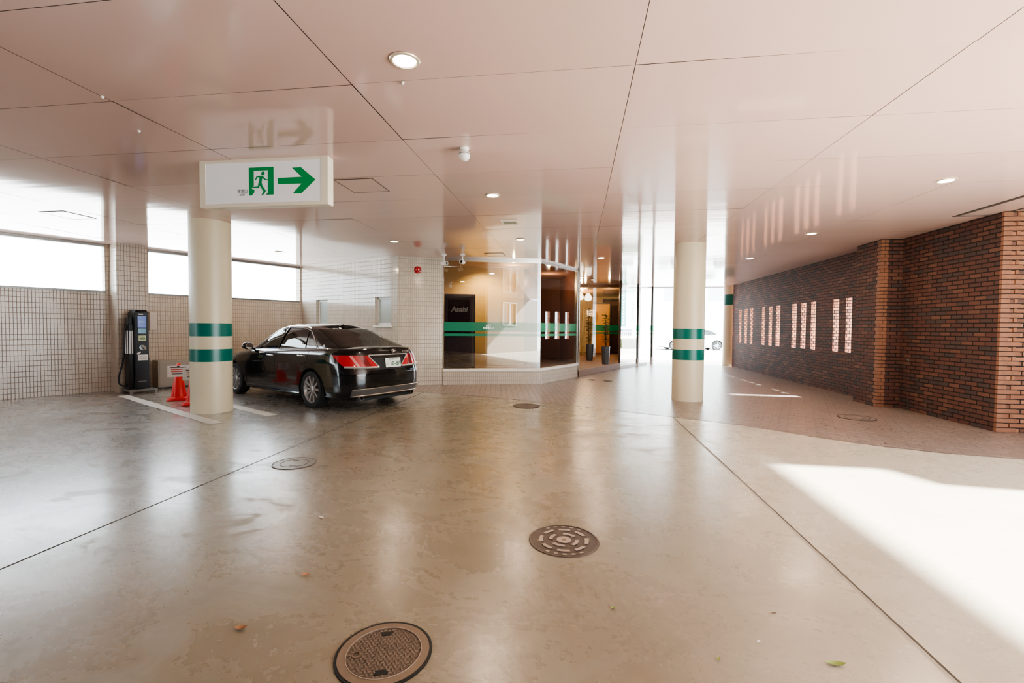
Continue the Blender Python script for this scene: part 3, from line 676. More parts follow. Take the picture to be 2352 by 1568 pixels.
# ------------------------------------------------------------------ car
class Shell:
    """half outline swept over height layers: rear centre -> rear corner -> side -> front corner -> front centre"""
    def __init__(s, layers, zf): s.L = layers; s.zf = zf
    def par(s, t): return [float(np.interp(t, [l[0] for l in s.L], [l[k] for l in s.L])) for k in range(1, len(s.L[0]))]
    def outline(s, t, nf=7, nc=16, ns=150):
        Wd, R, Fr, Lr, Lf, cr, cf = s.par(t)        # half width, rear u, front u, corner lengths, corner width shares
        pr, pf = 2.5, 2.3
        pts = []
        wr = Wd * cr; flat = Wd - wr
        for i in range(nf): f = i / nf; pts.append((R + .025 * f * f * (flat / Wd), flat * f))
        bowr = .025 * (flat / Wd)
        for i in range(nc):
            a = (PI / 2) * i / nc
            pts.append((R + bowr + (Lr - bowr) * (1 - math.cos(a) ** (2 / pr)), flat + wr * math.sin(a) ** (2 / pr)))
        wf = Wd * cf; flf = Wd - wf
        for i in range(ns + 1): pts.append((R + Lr + (Fr - Lf - R - Lr) * i / ns, Wd))
        for i in range(nc - 1, -1, -1):
            a = (PI / 2) * i / nc
            pts.append((Fr - Lf * (1 - math.cos(a) ** (2 / pf)), flf + wf * math.sin(a) ** (2 / pf)))
        for i in range(nf - 1, -1, -1): f = i / nf; pts.append((Fr, flf * f))
        o = np.array(pts)
        mid = (o[:, 0] - R) / (Fr - R); o[:, 1] *= 1 - .035 * (2 * mid - 1) ** 2 * 1.0      # gentle plan bow
        return o
    def rows(s, ts):
        out = []
        for t in ts:
            o = s.outline(t); out.append(np.column_stack([o, [s.zf(u, t) for u in o[:, 0]]]))
        return np.array(out)
    def at_u(s, u, t, side=1):
        o = s.outline(t); k = np.argmax(o[:, 1]); q = o[4:-4]
        v = np.interp(u, q[:, 0], q[:, 1]); return np.array([u, v * side, s.zf(u, t)])
    def at_v(s, v, t, front=False):
        o = s.outline(t); n = len(o) // 2
        h = o[:n] if not front else o[n:][::-1]
        m = np.argmax(h[:, 1] > h[:, 1].max() * .999)
        h = h[:max(m, 3)]
        u = np.interp(abs(v), h[:, 1], h[:, 0]); return np.array([u, v, s.zf(u, t)])
def patch(mb, f, nu, nv, out=.004, mi=0, center=(1.3, 0, .6)):
    """grid surface from f(a,b), a,b in 0..1, pushed outwards"""
    P = np.array([[f(i / nu, j / nv) for j in range(nv + 1)] for i in range(nu + 1)])
    du = np.gradient(P, axis=0); dv = np.gradient(P, axis=1); n = np.cross(du, dv); n /= np.maximum(np.linalg.norm(n, axis=2, keepdims=True), 1e-9)
    cen = np.array(center); sgn = np.sign(np.sum(n * (P - cen), axis=2, keepdims=True).mean()); n *= sgn
    P = P + n * out
    vs = [tuple(p) for r in P for p in r]; w = nv + 1
    fs = [(i * w + j, (i + 1) * w + j, (i + 1) * w + j + 1, i * w + j + 1) for i in range(nu) for j in range(nv)]
    mb.mesh(vs, fs, mi)
def quadmap(c):
    c = [np.array(p, float) for p in c]
    return lambda a, b: (c[0] * (1 - a) + c[1] * a) * (1 - b) + (c[3] * (1 - a) + c[2] * a) * b
def sstep(x, a, b): t = min(1, max(0, (x - a) / (b - a))); return t * t * (3 - 2 * t)
def belt(u): return float(np.interp(u, [-1.08, -.9, -.4, .4, 1.2, 2.2, 2.8, 3.4, 3.81], [1.035, 1.055, 1.06, 1.035, 1.005, .965, .895, .81, .72]))
def body_z(u, t):
    zb = float(np.interp(u, [-1.09, -.75, -.4, 3.2, 3.81], [.235, .19, .175, .175, .22]))
    return zb + (belt(u) - zb) * t
body_layers = [  # t, W, R, F, Lr, Lf, cr, cf
    (0.00, .800, -.985, 3.70, .50, .62, .62, .62), (.05, .850, -1.045, 3.76, .50, .66, .60, .62), (.16, .878, -1.070, 3.79, .50, .70, .58, .62), (.30, .890, -1.085, 3.81, .52, .74, .58, .62),
    (.50, .900, -1.085, 3.80, .55, .78, .60, .63), (.60, .900, -1.068, 3.78, .58, .80, .60, .63), (.72, .896, -1.040, 3.74, .60, .84, .60, .64), (.80, .885, -1.022, 3.70, .62, .86, .60, .65),
    (.90, .868, -1.000, 3.64, .64, .90, .58, .66), (.96, .845, -.985, 3.58, .64, .92, .56, .66), (1.0, .810, -.965, 3.50, .62, .95, .55, .66)]
body = Shell(body_layers, body_z)
def cabin_z(u, t):
    b = belt(u) - .015 + .03 * sstep(-u, .1, .75)
    top = float(np.interp(u, [-.6, .2, .7, 1.2, 1.7, 2.4], [1.36, 1.415, 1.445, 1.45, 1.43, 1.35]))
    return b + (top - b) * t
cab_layers = [(0, .800, -.72, 2.72, .42, .60, .42, .55), (.15, .785, -.60, 2.55, .42, .60, .42, .55), (.5, .725, -.30, 2.16, .42, .58, .42, .55), (.8, .650, .0, 1.83, .40, .50, .42, .55), (.93, .605, .17, 1.66, .36, .42, .42, .52), (1.0, .555, .32, 1.56, .32, .36, .42, .5)]
cab = Shell(cab_layers, cabin_z)
def mirror_half(rows):
    return rows * np.array([1, -1, 1])
def in_poly(x, y, poly):
    c = False; n = len(poly)
    for i in range(n):
        (x1, y1), (x2, y2) = poly[i], poly[(i + 1) % n]
        if (y1 > y) != (y2 > y) and x < (x2 - x1) * (y - y1) / (y2 - y1) + x1: c = not c
    return c
M['paint'] = mat('black_car_paint', (.004, .005, .006), .14, spec=.35, coat=.75)
M['carglass'] = glass_mat('tinted_car_glass', (.22, .25, .24), .05); M['rearglass'] = glass_mat('dark_rear_glass', (.16, .18, .17), .04)
M['taillamp'] = mat('red_tail_lamp', (.42, .008, .016), .12, coat=1., var=.2, vscale=5); M['taildark'] = mat('deep_red_lens', (.16, .003, .008), .12, coat=1.)
M['clearlens'] = mat('clear_lens', (.62, .22, .22), .1, coat=1.); M['plate'] = mat('plate_white', (.80, .81, .78), .4); M['plateink'] = mat('plate_green', (.02, .12, .06), .5)
M['diffuser'] = mat('grey_bumper_trim', (.075, .07, .068), .35); M['interior'] = mat('black_cabin_lining', (.018, .018, .02), .8); M['seatcloth'] = mat('dark_seat_cloth', (.03, .03, .034), .8)
M['headlamp'] = mat('headlamp_lens', (.6, .63, .66), .08, coat=1.); M['alloy'] = mat('silver_alloy', (.42, .43, .44), .32, .55); M['alloydark'] = mat('dark_alloy_recess', (.03, .03, .03), .5, .5)
SIDE_WINS = [  # (u,t) polygons on the cabin side
    [(2.24, .09), (1.24, .09), (1.16, .86), (1.48, .86)],
    [(1.16, .09), (.32, .09), (.43, .84), (1.08, .88)],
    [(.27, .09), (-.02, .10), (.17, .52), (.38, .80)]]
def build_car():
    t = thing('car', 'glossy black sedan parked behind the striped column, tail towards the glass storefront', 'car', (-4.228, 8.272, 0), 0)
    # local axes: +x forward, +y left
    t.rotation_euler = (0, 0, math.atan2(.457, -.889))
    # ---- body shell with wheel arches
    ts = [i / 44 for i in range(45)]
    R = body.rows(ts); RW = .365
    mb = MB(); vs = []; fs = []
    def addgrid(G, side):
        n, m = G.shape[:2]; b = len(vs); Q = G.copy()
        dead = np.zeros((n, m), bool)
        for uc in (0., 2.85):
            dx = Q[:, :, 0] - uc; dz = Q[:, :, 2] - .345; r = np.hypot(dx, dz); ok = np.abs(Q[:, :, 1]) > .45
            dead |= ok & (r < RW - .015)
            near = ok & (r < RW + .012) & (r > .1)
            Q[:, :, 0] = np.where(near, uc + dx / np.maximum(r, 1e-6) * RW, Q[:, :, 0]); Q[:, :, 2] = np.where(near, .345 + dz / np.maximum(r, 1e-6) * RW, Q[:, :, 2])
        for i in range(n):
            for j in range(m): vs.append((Q[i, j, 0], Q[i, j, 1] * side, Q[i, j, 2]))
        for i in range(n - 1):
            for j in range(m - 1):
                if dead[i, j] and dead[i + 1, j] and dead[i, j + 1] and dead[i + 1, j + 1]: continue
                fs.append((b + i * m + j, b + i * m + j + 1, b + (i + 1) * m + j + 1, b + (i + 1) * m + j))
    for side in (1, -1): addgrid(R, side)
    # deck: rings from the shoulder to the centre line
    top = R[-1]; ks = 14
    deck = []
    for k in range(ks + 1):
        s_ = 1 - k / ks
        q = top.copy(); q[:, 1] *= s_
        cr = np.interp(q[:, 0], [-.965, -.85, -.4, 1, 2.4, 3.0, 3.5], [.025, .04, .04, .02, .075, .085, .05])
        q[:, 2] += cr * (1 - s_ ** 2.6)
        deck.append(q)
    deck = np.array(deck)
    for side in (1, -1): addgrid(deck[:, :, :], side)
    mb.mesh(vs, fs)
    obj('body', mb, M['paint'], t, smooth=True)
    # underbody and wheel wells
    mb = MB(); mb.box(-.95, 3.6, -.62, .62, .17, .5); obj('underbody', mb, M['interior'], t)
    # ---- cabin shell, windows cut out
    ts = [i / 40 for i in range(41)]
    R = cab.rows(ts); n, m = R.shape[:2]
    def rw(v, tt): return tt > .055 and tt < .93 and abs(v) < np.interp(tt, [0, 1], [.66, .50])
    mb = MB(); vs = []; fs = []
    for side in (1, -1):
        b = len(vs)
        for i in range(n):
            for j in range(m): vs.append((R[i, j, 0], R[i, j, 1] * side, R[i, j, 2]))
        for i in range(n - 1):
            tt = (ts[i] + ts[i + 1]) / 2
            for j in range(m - 1):
                u = (R[i, j, 0] + R[i + 1, j + 1, 0]) / 2; v = (R[i, j, 1] + R[i + 1, j + 1, 1]) / 2
                fr = j < m // 3 or j > 2 * m // 3
                rear = j < 23; front = j > m - 25
                if rear and rw(v, tt): continue
                if front and rw(v / 1.02, tt): continue
                if (not rear) and (not front) and any(in_poly(u, tt, [(p[0], p[1]) for p in w]) for w in SIDE_WINS): continue
                fs.append((b + i * m + j, b + i * m + j + 1, b + (i + 1) * m + j + 1, b + (i + 1) * m + j))
    top = R[-1]; ks = 10
    for side in (1, -1):
        b = len(vs)
        for k in range(ks + 1):
            s_ = 1 - k / ks
            for q in top:
                cu = .5 * (q[0] - .86)
                vs.append((q[0], q[1] * s_ * side, q[2] + (.05 - .03 * cu * cu) * (1 - s_ ** 2.2) * 1.0))
        for k in range(ks):
            for j in range(m - 1): fs.append((b + k * m + j, b + k * m + j + 1, b + (k + 1) * m + j + 1, b + (k + 1) * m + j))
    mb.mesh(vs, fs); obj('roof_and_pillars', mb, M['paint'], t, smooth=True)
    # ---- glass
    cen = (.9, 0, .9)
    mb = MB(); patch(mb, lambda a, b: cab.at_v((2 * a - 1) * np.interp(b, [0, 1], [.70, .54]), .03 + .91 * b), 40, 16, .004, center=cen); obj('rear_window', mb, M['rearglass'], t, smooth=True)
    mb = MB(); patch(mb, lambda a, b: cab.at_v((2 * a - 1) * np.interp(b, [0, 1], [.69, .54]), .03 + .91 * b, True), 40, 16, .004, center=cen); obj('windshield', mb, M['carglass'], t, smooth=True)
    for side in (1, -1):
        for w in SIDE_WINS:
            c = np.array(w).mean(0); ww = [(c[0] + (p[0] - c[0]) * 1.03, c[1] + (p[1] - c[1]) * 1.05) for p in w]
            q = quadmap(ww); mb = MB()
            patch(mb, lambda a, b: cab.at_u(*q(a, b), side), 14, 10, .004, center=cen); obj('side_window', mb, M['carglass'], t, smooth=True)
        # chrome line round the side glass
        path = [(2.28, .045), (-.09, .055), (-.05, .12), (.14, .52), (.35, .82), (.54, .915), (1.0, .93), (1.38, .915), (1.53, .87), (1.85, .52), (2.28, .045)]
        pp = []
        for (a, b), (c, d) in zip(path, path[1:]):
            for k in range(12): f = k / 12; pp.append(cab.at_u(a + (c - a) * f, b + (d - b) * f, side) + np.array([0, .006 * side, 0]))
        pp.append(pp[0]); mb = MB(); mb.tube(pp, .010, 6, caps=False); obj('window_trim', mb, M['trim_bright'], t, smooth=True)
        for up_, lo in (((1.12, .91), (1.20, .05)), ((.40, .84), (.295, .06))):
            mb = MB(); mb.tube([cab.at_u(up_[0] + (lo[0] - up_[0]) * k / 8, up_[1] + (lo[1] - up_[1]) * k / 8, side) + np.array([0, .006 * side, 0]) for k in range(9)], .018 if lo[0] > .8 else .009, 6); obj('door_pillar', mb, M['blackgloss'], t, smooth=True)
        # shut lines
        mb = MB()
        def bt(u, z): zb = body_z(u, 0); return (z - zb) / (belt(u) - zb)
        for ln in ([(.10, 1.01), (.13, .82), (.30, .74), (.41, .55), (.42, .27)], [(1.18, 1.0), (1.19, .7), (1.19, .27)], [(2.24, .95), (2.32, .7), (2.34, .27)], [(.42, .27), (2.34, .27)], [(-1.02, .60), (-.42, .60)]):
            pp = []
            for (a, b), (c, d) in zip(ln, ln[1:]):
                for k in range(9): f = k / 8; u = a + (c - a) * f; z = b + (d - b) * f; pp.append(body.at_u(u, min(1, bt(u, z)), side))
            mb = MB(); mb.tube(pp, .0035, 4); obj('shut_line', mb, M['rubber'], t)
        for u, z in ((.33, .915), (1.40, .885)):
            p = body.at_u(u, bt(u, z), side); mb = MB()
            mb.tube([p + np.array([dx, (.006 + .022 * math.sin(PI * (dx + .11) / .22)) * side, 0]) for dx in np.linspace(-.11, .11, 9)], [.008, .012, .013, .013, .013, .013, .013, .012, .008], 10); obj('door_handle', mb, M['trim_bright'], t, smooth=True)
        # mirror
        p = body.at_u(2.14, 1., side); mb = MB(); mb.sphere((p[0] + .02, p[1] + .13 * side, p[2] + .07), .1, 18, 10, 0, (.85, 1.1, .72)); 
        mm = obj('door_mirror', mb, M['paint'], t, smooth='full')
        mb = MB(); mb.lathe([(0, -.006), (.062, -.006), (.066, 0)], 20, 'x', (p[0] - .063, p[1] + .13 * side, p[2] + .07)); obj('mirror_glass', mb, M['chrome'], mm)
        mb = MB(); mb.tube([(p[0] + .03, p[1] - .02 * side, p[2]), (p[0] + .02, p[1] + .08 * side, p[2] + .04)], .022, 8); obj('mirror_arm', mb, M['blackgloss'], mm)
        # sill skirt
        mb = MB(); mb.tube([body.at_u(u, .06, side) for u in np.linspace(.42, 2.4, 20)], .014, 6); obj('sill_moulding', mb, M['blackgloss'], t, smooth=True)
        # ---- tail lamp: wraps round the corner, (arc position along the outline, height)
        def arc(sv, z):                              # sv: 0 rear centre .. along outline in metres
            u0 = -1.03; tt = (z - body_z(u0, 0)) / (belt(u0) - body_z(u0, 0)); o = body.outline(min(.985, max(0, tt)))
            h = o[:90]; d = np.concatenate([[0], np.cumsum(np.hypot(*np.diff(h, axis=0).T))])
            u = np.interp(sv, d, h[:, 0]); v = np.interp(sv, d, h[:, 1])
            zz = body_z(u, min(.985, tt)); return np.array([u, v * side, zz])
        lam = [(.25, .750), (.86, .765), (1.06, .945), (.44, .945)]
        q = quadmap(lam); mb = MB(); patch(mb, lambda a, b: arc(*q(a, b)), 26, 8, .010, center=(0, 0, .7)); tl = obj('tail_lamp', mb, M['taillamp'], t, smooth=True)
        q2 = quadmap([(.40, .765), (.50, .765), (.60, .935), (.48, .935)]); mb = MB(); patch(mb, lambda a, b: arc(*q2(a, b)), 8, 6, .013, center=(0, 0, .7)); obj('lens_divider', mb, M['taildark'], tl, smooth=True)
        q3 = quadmap([(.60, .768), (.65, .768), (.74, .935), (.69, .935)]); mb = MB(); patch(mb, lambda a, b: arc(*q3(a, b)), 8, 6, .013, center=(0, 0, .7)); obj('indicator_lens', mb, M['clearlens'], tl, smooth=True)
        mb = MB(); mb.tube([arc(s_, z) * np.array([1, 1, 1]) + np.array([-.014, .004 * side, 0]) for s_, z in [(.25 + .61 * k / 16, .746 + .016 * k / 16) for k in range(17)]], .016, 6); mb.tube([arc(.24 + .19 * k / 8, .746 + .2 * k / 8) + np.array([-.012, 0, 0]) for k in range(9)], .010, 6)
        obj('lamp_trim', mb, M['trim_bright'], tl, smooth=True)
        # head lamp
        def arcf(v, z): u0 = 3.6; tt = (z - body_z(u0, 0)) / (belt(u0) - body_z(u0, 0)); return body.at_v(v * side, min(.98, tt), True)
        q4 = quadmap([(.42, .56), (.80, .60), (.80, .70), (.42, .66)]); mb = MB(); patch(mb, lambda a, b: arcf(*q4(a, b)), 12, 5, .008, center=(3, 0, .6)); obj('headlamp', mb, M['headlamp'], t, smooth=True)
        # exhaust and bumper reflector
        mb = MB(); mb.lathe([(.034, -.06), (.042, -.06), (.042, .12), (.034, .12)], 18, 'x', (-.95, .56 * side, .235), closed=True); obj('exhaust_tip', mb, M['darksteel'], t, smooth=True)
    # ---- rear fittings
    def rp(v, z, o=.0):
        u0 = -1.03; tt = (z - body_z(u0, 0)) / (belt(u0) - body_z(u0, 0)); p = body.at_v(v, min(.995, tt)); p[0] -= o; return p
    mb = MB(); mb.tube([rp(v, .950, .012) for v in np.linspace(-.42, .42, 21)], .010, 8); obj('boot_trim', mb, M['trim_bright'], t, smooth=True)
    mb = MB(); patch(mb, lambda a, b: rp(-.33 + .66 * a, .70 + .20 * b), 12, 6, .003, center=(0, 0, .8)); obj('plate_recess', mb, M['interior'], t)
    lp = rp(-.06, .81); pt = bpy.data.objects.new('number_plate', None); COL.objects.link(pt); pt.parent = t; pt.location = (lp[0] - .022, -.06, .812); pt.rotation_euler = (math.radians(-6), 0, -PI / 2)
    bpy.data.objects.remove(pt)
    mb = MB(); mb.box(-.168, .168, -.006, .006, -.084, .084); pl = obj('number_plate', mb, M['plate'], t, bevel=.006); pl.location = (lp[0] - .024, -.06, .812); pl.rotation_euler = (math.radians(-8), 0, -PI / 2)
    text('lettering', '10-87', .098, M['plateink'], pl, (.035, -.009, -.02), (PI / 2, 0, 0), extrude=.001, bold=.002)
    text('lettering', 'の', .04, M['plateink'], pl, (-.135, -.009, -.02), (PI / 2, 0, 0), extrude=.001)
    text('lettering', '名古屋 330', .040, M['plateink'], pl, (0, -.009, .058), (PI / 2, 0, 0), extrude=.001)
    # emblem of three crossing ovals
    ep = rp(-.12, 1.0, .012); mb = MB()
    def oval(rx, rz, cz=0, r=.0045): mb.tube([(ep[0] - .004, ep[1] + rx * math.cos(a), ep[2] + cz + rz * math.sin(a)) for a in np.linspace(0, 2 * PI, 29)], r, 6, caps=False)
    oval(.058, .038); oval(.017, .034); oval(.038, .013, .012); obj('emblem', mb, M['chrome'], t, smooth=True)
    le = rp(-.42, 1.0, .012); text('lettering', 'ATHLETE', .042, M['chrome'], t, (le[0] - .004, -.42, 1.0), (math.radians(78), 0, -PI / 2 - .06), extrude=.003, bold=.001)
    M['bluebadge'] = mat('pale_blue_badge', (.35, .42, .5), .2, .6)
    lb = rp(-.55, .66, .01); text('lettering', 'HYBRID', .03, M['bluebadge'], t, (lb[0] - .006, -.52, .665), (PI / 2, 0, -PI / 2 - .12), extrude=.003, bold=.001)
    # lower bumper trim
    mb = MB(); patch(mb, lambda a, b: rp((2 * a - 1) * (.72 - .10 * b * 0), .27 + .11 * b), 30, 5, .010, center=(0, 0, .5)); obj('bumper_trim', mb, M['diffuser'], t, smooth=True)
    mb = MB(); mb.tube([rp(v, .275 + .0 * v, .018) for v in np.linspace(-.70, .70, 25)], .012, 6); mb.tube([rp(v, .385, .012) for v in np.linspace(-.72, .72, 25)], .006, 6); obj('bumper_lip', mb, M['steel'], t, smooth=True)
    p = cab.at_v(0, 1.); mb = MB(); mb.mesh([(.30, -.03, 1.435), (.30, .03, 1.435), (.50, -.02, 1.45), (.50, .02, 1.45), (.33, 0, 1.50), (.40, 0, 1.485)], [(0, 1, 4), (0, 4, 5, 2), (1, 3, 5, 4), (2, 5, 3)]); obj('roof_antenna', mb, M['paint'], t)
    mb = MB(); q = cab.at_u(-.23, .16, 1); mb.lathe([(0, .008), (.022, .008), (.026, 0)], 16, 'y', (q[0], q[1], q[2])); st = obj('sticker', mb, M['paper'], t); st['label'] = 'small white round sticker'
    # seats
    for x, y in ((1.15, .38), (1.15, -.38)):
        mb = MB(); mb.box(x - .25, x + .28, y - .24, y + .24, .45, .62); mb.mesh([(x - .30, y - .23, .55), (x - .30, y + .23, .55), (x - .16, y + .23, .55), (x - .16, y - .23, .55), (x - .46, y - .2, 1.12), (x - .46, y + .2, 1.12), (x - .36, y + .2, 1.12), (x - .36, y - .2, 1.12)], [(0, 1, 5, 4), (2, 3, 7, 6), (1, 2, 6, 5), (3, 0, 4, 7), (4, 5, 6, 7), (0, 3, 2, 1)])
        st = obj('seat', mb, M['seatcloth'], t, bevel=.04, seg=3)
        mb = MB(); mb.box(x - .47, x - .38, y - .13, y + .13, 1.15, 1.30); obj('headrest', mb, M['seatcloth'], st, bevel=.03, seg=3)
    mb = MB(); mb.box(-.05, .2, -.6, .6, .75, 1.10); st = obj('rear_bench', mb, M['seatcloth'], t, bevel=.05, seg=3)
    for y in (.35, -.35): mb = MB(); mb.box(-.06, .02, y - .12, y + .12, 1.11, 1.22); obj('headrest', mb, M['seatcloth'], st, bevel=.03, seg=3)
    mb = MB(); mb.box(1.95, 2.5, -.7, .7, .80, .99); obj('dashboard', mb, M['interior'], t, bevel=.04)
    # ---- wheels
    def wheel(x, y, side):
        w = bpy.data.objects.new('wheel', None)
        mb = MB()
        prof = [(.245, -.085), (.235, -.10), (.262, -.108), (.31, -.102), (.325, -.085), (.332, -.04), (.332, .04), (.325, .085), (.31, .10), (.235, .10)]
        mb.lathe(prof, 56, 'y', closed=True)
        wo = obj('wheel', mb, M['rubber'], t, smooth=True, loc=(x, y - .105 * side, .332), rot=(0, 0, 0 if side < 0 else PI))
        mb = MB(); mb.lathe([(.238, -.095), (.244, -.10), (.232, -.09), (.222, -.04), (.20, .0), (.20, .06)], 48, 'y')
        for k in range(10):
            a = 2 * PI * k / 10; ca, sa = math.cos(a), math.sin(a)
            def T(r, w_, h): return (r * ca - w_ * sa, h, r * sa + w_ * ca)
            vs = [T(.045, -.016, -.07), T(.045, .016, -.07), T(.235, .022, -.088), T(.235, -.022, -.088), T(.045, -.02, -.03), T(.045, .02, -.03), T(.235, .028, -.05), T(.235, -.028, -.05)]
            mb.mesh(vs, [(0, 1, 2, 3), (0, 4, 5, 1), (1, 5, 6, 2), (2, 6, 7, 3), (3, 7, 4, 0)])
        obj('rim', mb, M['alloy'], wo, smooth=True)
        mb = MB(); mb.lathe([(0, -.085), (.03, -.085), (.05, -.075), (.055, -.03)], 24, 'y'); obj('hub_cap', mb, M['alloy'], wo, smooth=True)
        mb = MB(); mb.lathe([(0, -.0), (.236, -.0)], 32, 'y'); mb.lathe([(.06, -.008), (.17, -.008), (.17, -.002)], 32, 'y'); obj('brake_disc', mb, M['alloydark'], wo)
        bpy.data.objects.remove(w)
        mb = MB(); arcp = []
        for k in range(25):
            a = -.35 + (PI + .7) * k / 24; arcp.append((math.cos(a), math.sin(a)))
        vs = [(x + c * RW, (.89 if i == 0 else .55) * side, .345 + s_ * RW) for i in (0, 1) for c, s_ in arcp]
        mb.mesh(vs, [(k, k + 1, 25 + k + 1, 25 + k) for k in range(24)]); obj('wheel_well', mb, M['interior'], t)
    for x in (0., 2.85):
        for side in (1, -1): wheel(x, .885 * side, side)
    return t
car = build_car()

# pale car out in the street, washed out by daylight
M['whitepaint'] = mat('white_car_paint', (.8, .8, .79), .2, coat=1.)
def recolour(o, a, b):
    for ch in o.children_recursive:
        if ch.type == 'MESH':
            for sl in ch.material_slots:
                if sl.material == a: sl.link = 'OBJECT'; sl.material = b
c2 = dup(car, (9.35, 33.7, 0), math.radians(186), 'white car out in the bright street between the columns')
recolour(c2, M['paint'], M['whitepaint'])
for ch in list(c2.children_recursive):
    if ch.name.split('.')[0] in ('lettering', 'emblem', 'number_plate', 'sticker', 'shut_line', 'plate_recess'): bpy.data.objects.remove(ch)

# ------------------------------------------------------------------ EV charger on a steel stand, in front of the pilaster
M['screen'] = mat('blue_screen', (.02, .04, .22), .15, emit=(.10, .16, .62), es=.25); M['screen2'] = mat('teal_screen', (.02, .12, .2), .15, emit=(.05, .25, .38), es=.18)
M['stickergreen'] = mat('pale_green_sticker', (.62, .72, .45), .5)
cx, cn = 1.915, .74
t = thing('ev_charger', 'black electric car charging post with blue screen before the tiled pilaster', 'charging station', LW(cx, cn, .10), LROT)
# local: x along wall, -y out of it
mb = MB(); poly = [(-.115, -.21), (.115, -.21), (.12, -.19), (.12, .2), (-.12, .2), (-.12, -.19)]
mb.prism(poly, .0, 1.60)
mb.mesh([(-.115, -.21, 1.6), (.115, -.21, 1.6), (.12, .2, 1.6), (-.12, .2, 1.6), (-.09, -.17, 1.655), (.09, -.17, 1.655), (.095, .18, 1.655), (-.095, .18, 1.655)], [(0, 1, 5, 4), (1, 2, 6, 5), (2, 3, 7, 6), (3, 0, 4, 7), (4, 5, 6, 7)])
obj('housing', mb, M['black'], t, bevel=.008)
mb = MB(); mb.box(-.07, .075, -.217, -.208, 1.28, 1.53); obj('display', mb, M['screen'], t, bevel=.003)
mb = MB(); mb.box(-.06, .072, -.219, -.21, 1.16, 1.27); obj('keypad', mb, M['screen2'], t, bevel=.003)
mb = MB(); mb.box(-.045, .045, -.219, -.216, 1.40, 1.412); mb.box(-.055, .06, -.2115, -.209, 1.555, 1.572); obj('lettering', mb, M['lettering'], t)
mb = MB(); mb.box(-.055, .07, -.214, -.209, 1.01, 1.12); k_ = obj('instruction_sticker', mb, M['stickergreen'], t); k_['label'] = 'pale green sticker'
mb = MB(); [mb.box(-.04, .055, -.216, -.214, z, z + .012) for z in (1.035, 1.06, 1.085)]; obj('printed_lines', mb, M['plateink'], k_)
mb = MB(); mb.lathe([(0, -.02), (.055, -.02), (.06, .02), (.05, .03)], 20, 'y', (.0, -.215, .87)); obj('plug_socket', mb, M['blackgloss'], t, smooth=True)
mb = MB(); mb.tube([(.0, -.24, .9), (.02, -.27, .88), (.045, -.265, .83)], [.022, .028, .02], 10); obj('plug', mb, M['grey_cab'], t, smooth=True)
mb = MB(); mb.box(-.07, .10, -.214, -.209, .60, .72); nn = obj('notice', mb, M['paper'], t); mb = MB(); mb.mesh([(-.08, -.2135, .72), (-.02, -.2135, .76), (-.03, -.2135, .79), (-.09, -.2135, .75)], [(0, 1, 2, 3)]); obj('notice_corner', mb, M['paper'], nn)
mb = MB(); [mb.box(-.05, .08, -.216, -.214, z, z + .008) for z in (.63, .655, .68)]; obj('printed_lines', mb, M['grey_cab'], nn)
mb = MB(); mb.box(-.07, .07, -.214, -.209, .155, .167); obj('vent_slot', mb, M['galv'], t)
mb = MB(); mb.box(-.20, -.115, -.12, .16, .0, 1.36); mb.box(-.19, -.12, -.10, .14, 1.36, 1.50); hs = obj('cable_holder', mb, M['black'], t, bevel=.01)
mb = MB()
for y in (-.09, .03): mb.box(-.207, -.199, y, y + .06, .74, 1.22)
mb.box(-.19, -.165, -.128, -.119, .74, 1.22); mb.box(-.15, -.125, -.128, -.119, .74, 1.22)
obj('white_label_strip', mb, M['paper'], hs)
mb = MB(); mb.tube([(-.16, .0, 1.4), (-.235, -.03, 1.25), (-.245, -.02, .9), (-.27, .0, .55), (-.34, .02, .25), (-.335, .0, .12), (-.28, -.02, .07), (-.2, -.02, .08), (-.15, 0, .12)], .017, 8); obj('charging_cable', mb, M['black'], t, smooth=True)
t = thing('charger_stand', 'low galvanised steel angle stand under the black charging post', 'stand', LW(cx, cn, 0), LROT)
for x in (-.21, .21):
    for y in (-.27, .21): mb = MB(); mb.box(x - .022, x + .022, y - .022, y + .022, 0, .07); obj('foot', mb, M['galv'], t)
mb = MB(); [mb.box(-.24, .24, y - .02, y + .02, .06, .10) for y in (-.27, -.03, .21)]; [mb.box(x - .02, x + .02, -.29, .23, .06, .099) for x in (-.22, .22)]
obj('frame', mb, M['galv'], t, bevel=.003)
mb = MB(); mb.tube([(.17, .12, .1), (.165, .12, .5), (.185, .13, .6), (.19, .15, .72)], .018, 8); mb.tube([(.215, .16, .1), (.215, .16, .72)], .02, 8); obj('conduit', mb, M['galv'], t, smooth=True)
t = thing('electrical_cabinet', 'low warm grey electrical cabinet against the tiled wall behind the cones', 'cabinet', LW(2.68, .2, .03), LROT)
mb = MB(); mb.box(-.33, .33, -.18, .19, 0, .61); obj('housing', mb, M['grey_cab'], t, bevel=.008)
mb = MB(); mb.box(-.30, .30, -.188, -.178, .03, .585); dd = obj('door', mb, M['grey_cab'], t, bevel=.004)
mb = MB(); mb.box(.22, .245, -.205, -.187, .28, .36); obj('handle', mb, M['darksteel'], dd)
mb = MB(); mb.box(-.32, .32, -.15, .17, -.03, 0.002); obj('plinth', mb, M['black'], t)
t = thing('junction_box', 'small pale grey box on the wall right of the charging post', 'box', LW(2.37, .0, 1.32), LROT)
mb = MB(); mb.box(-.075, .075, -.075, 0, 0, .42); obj('housing', mb, mat('pale_grey_box', (.52, .46, .41), .5), t, bevel=.006)
mb = MB(); mb.box(-.066, .066, -.082, -.074, .012, .408); obj('cover', mb, mat('pale_grey_cover', (.56, .50, .45), .5), t, bevel=.004)

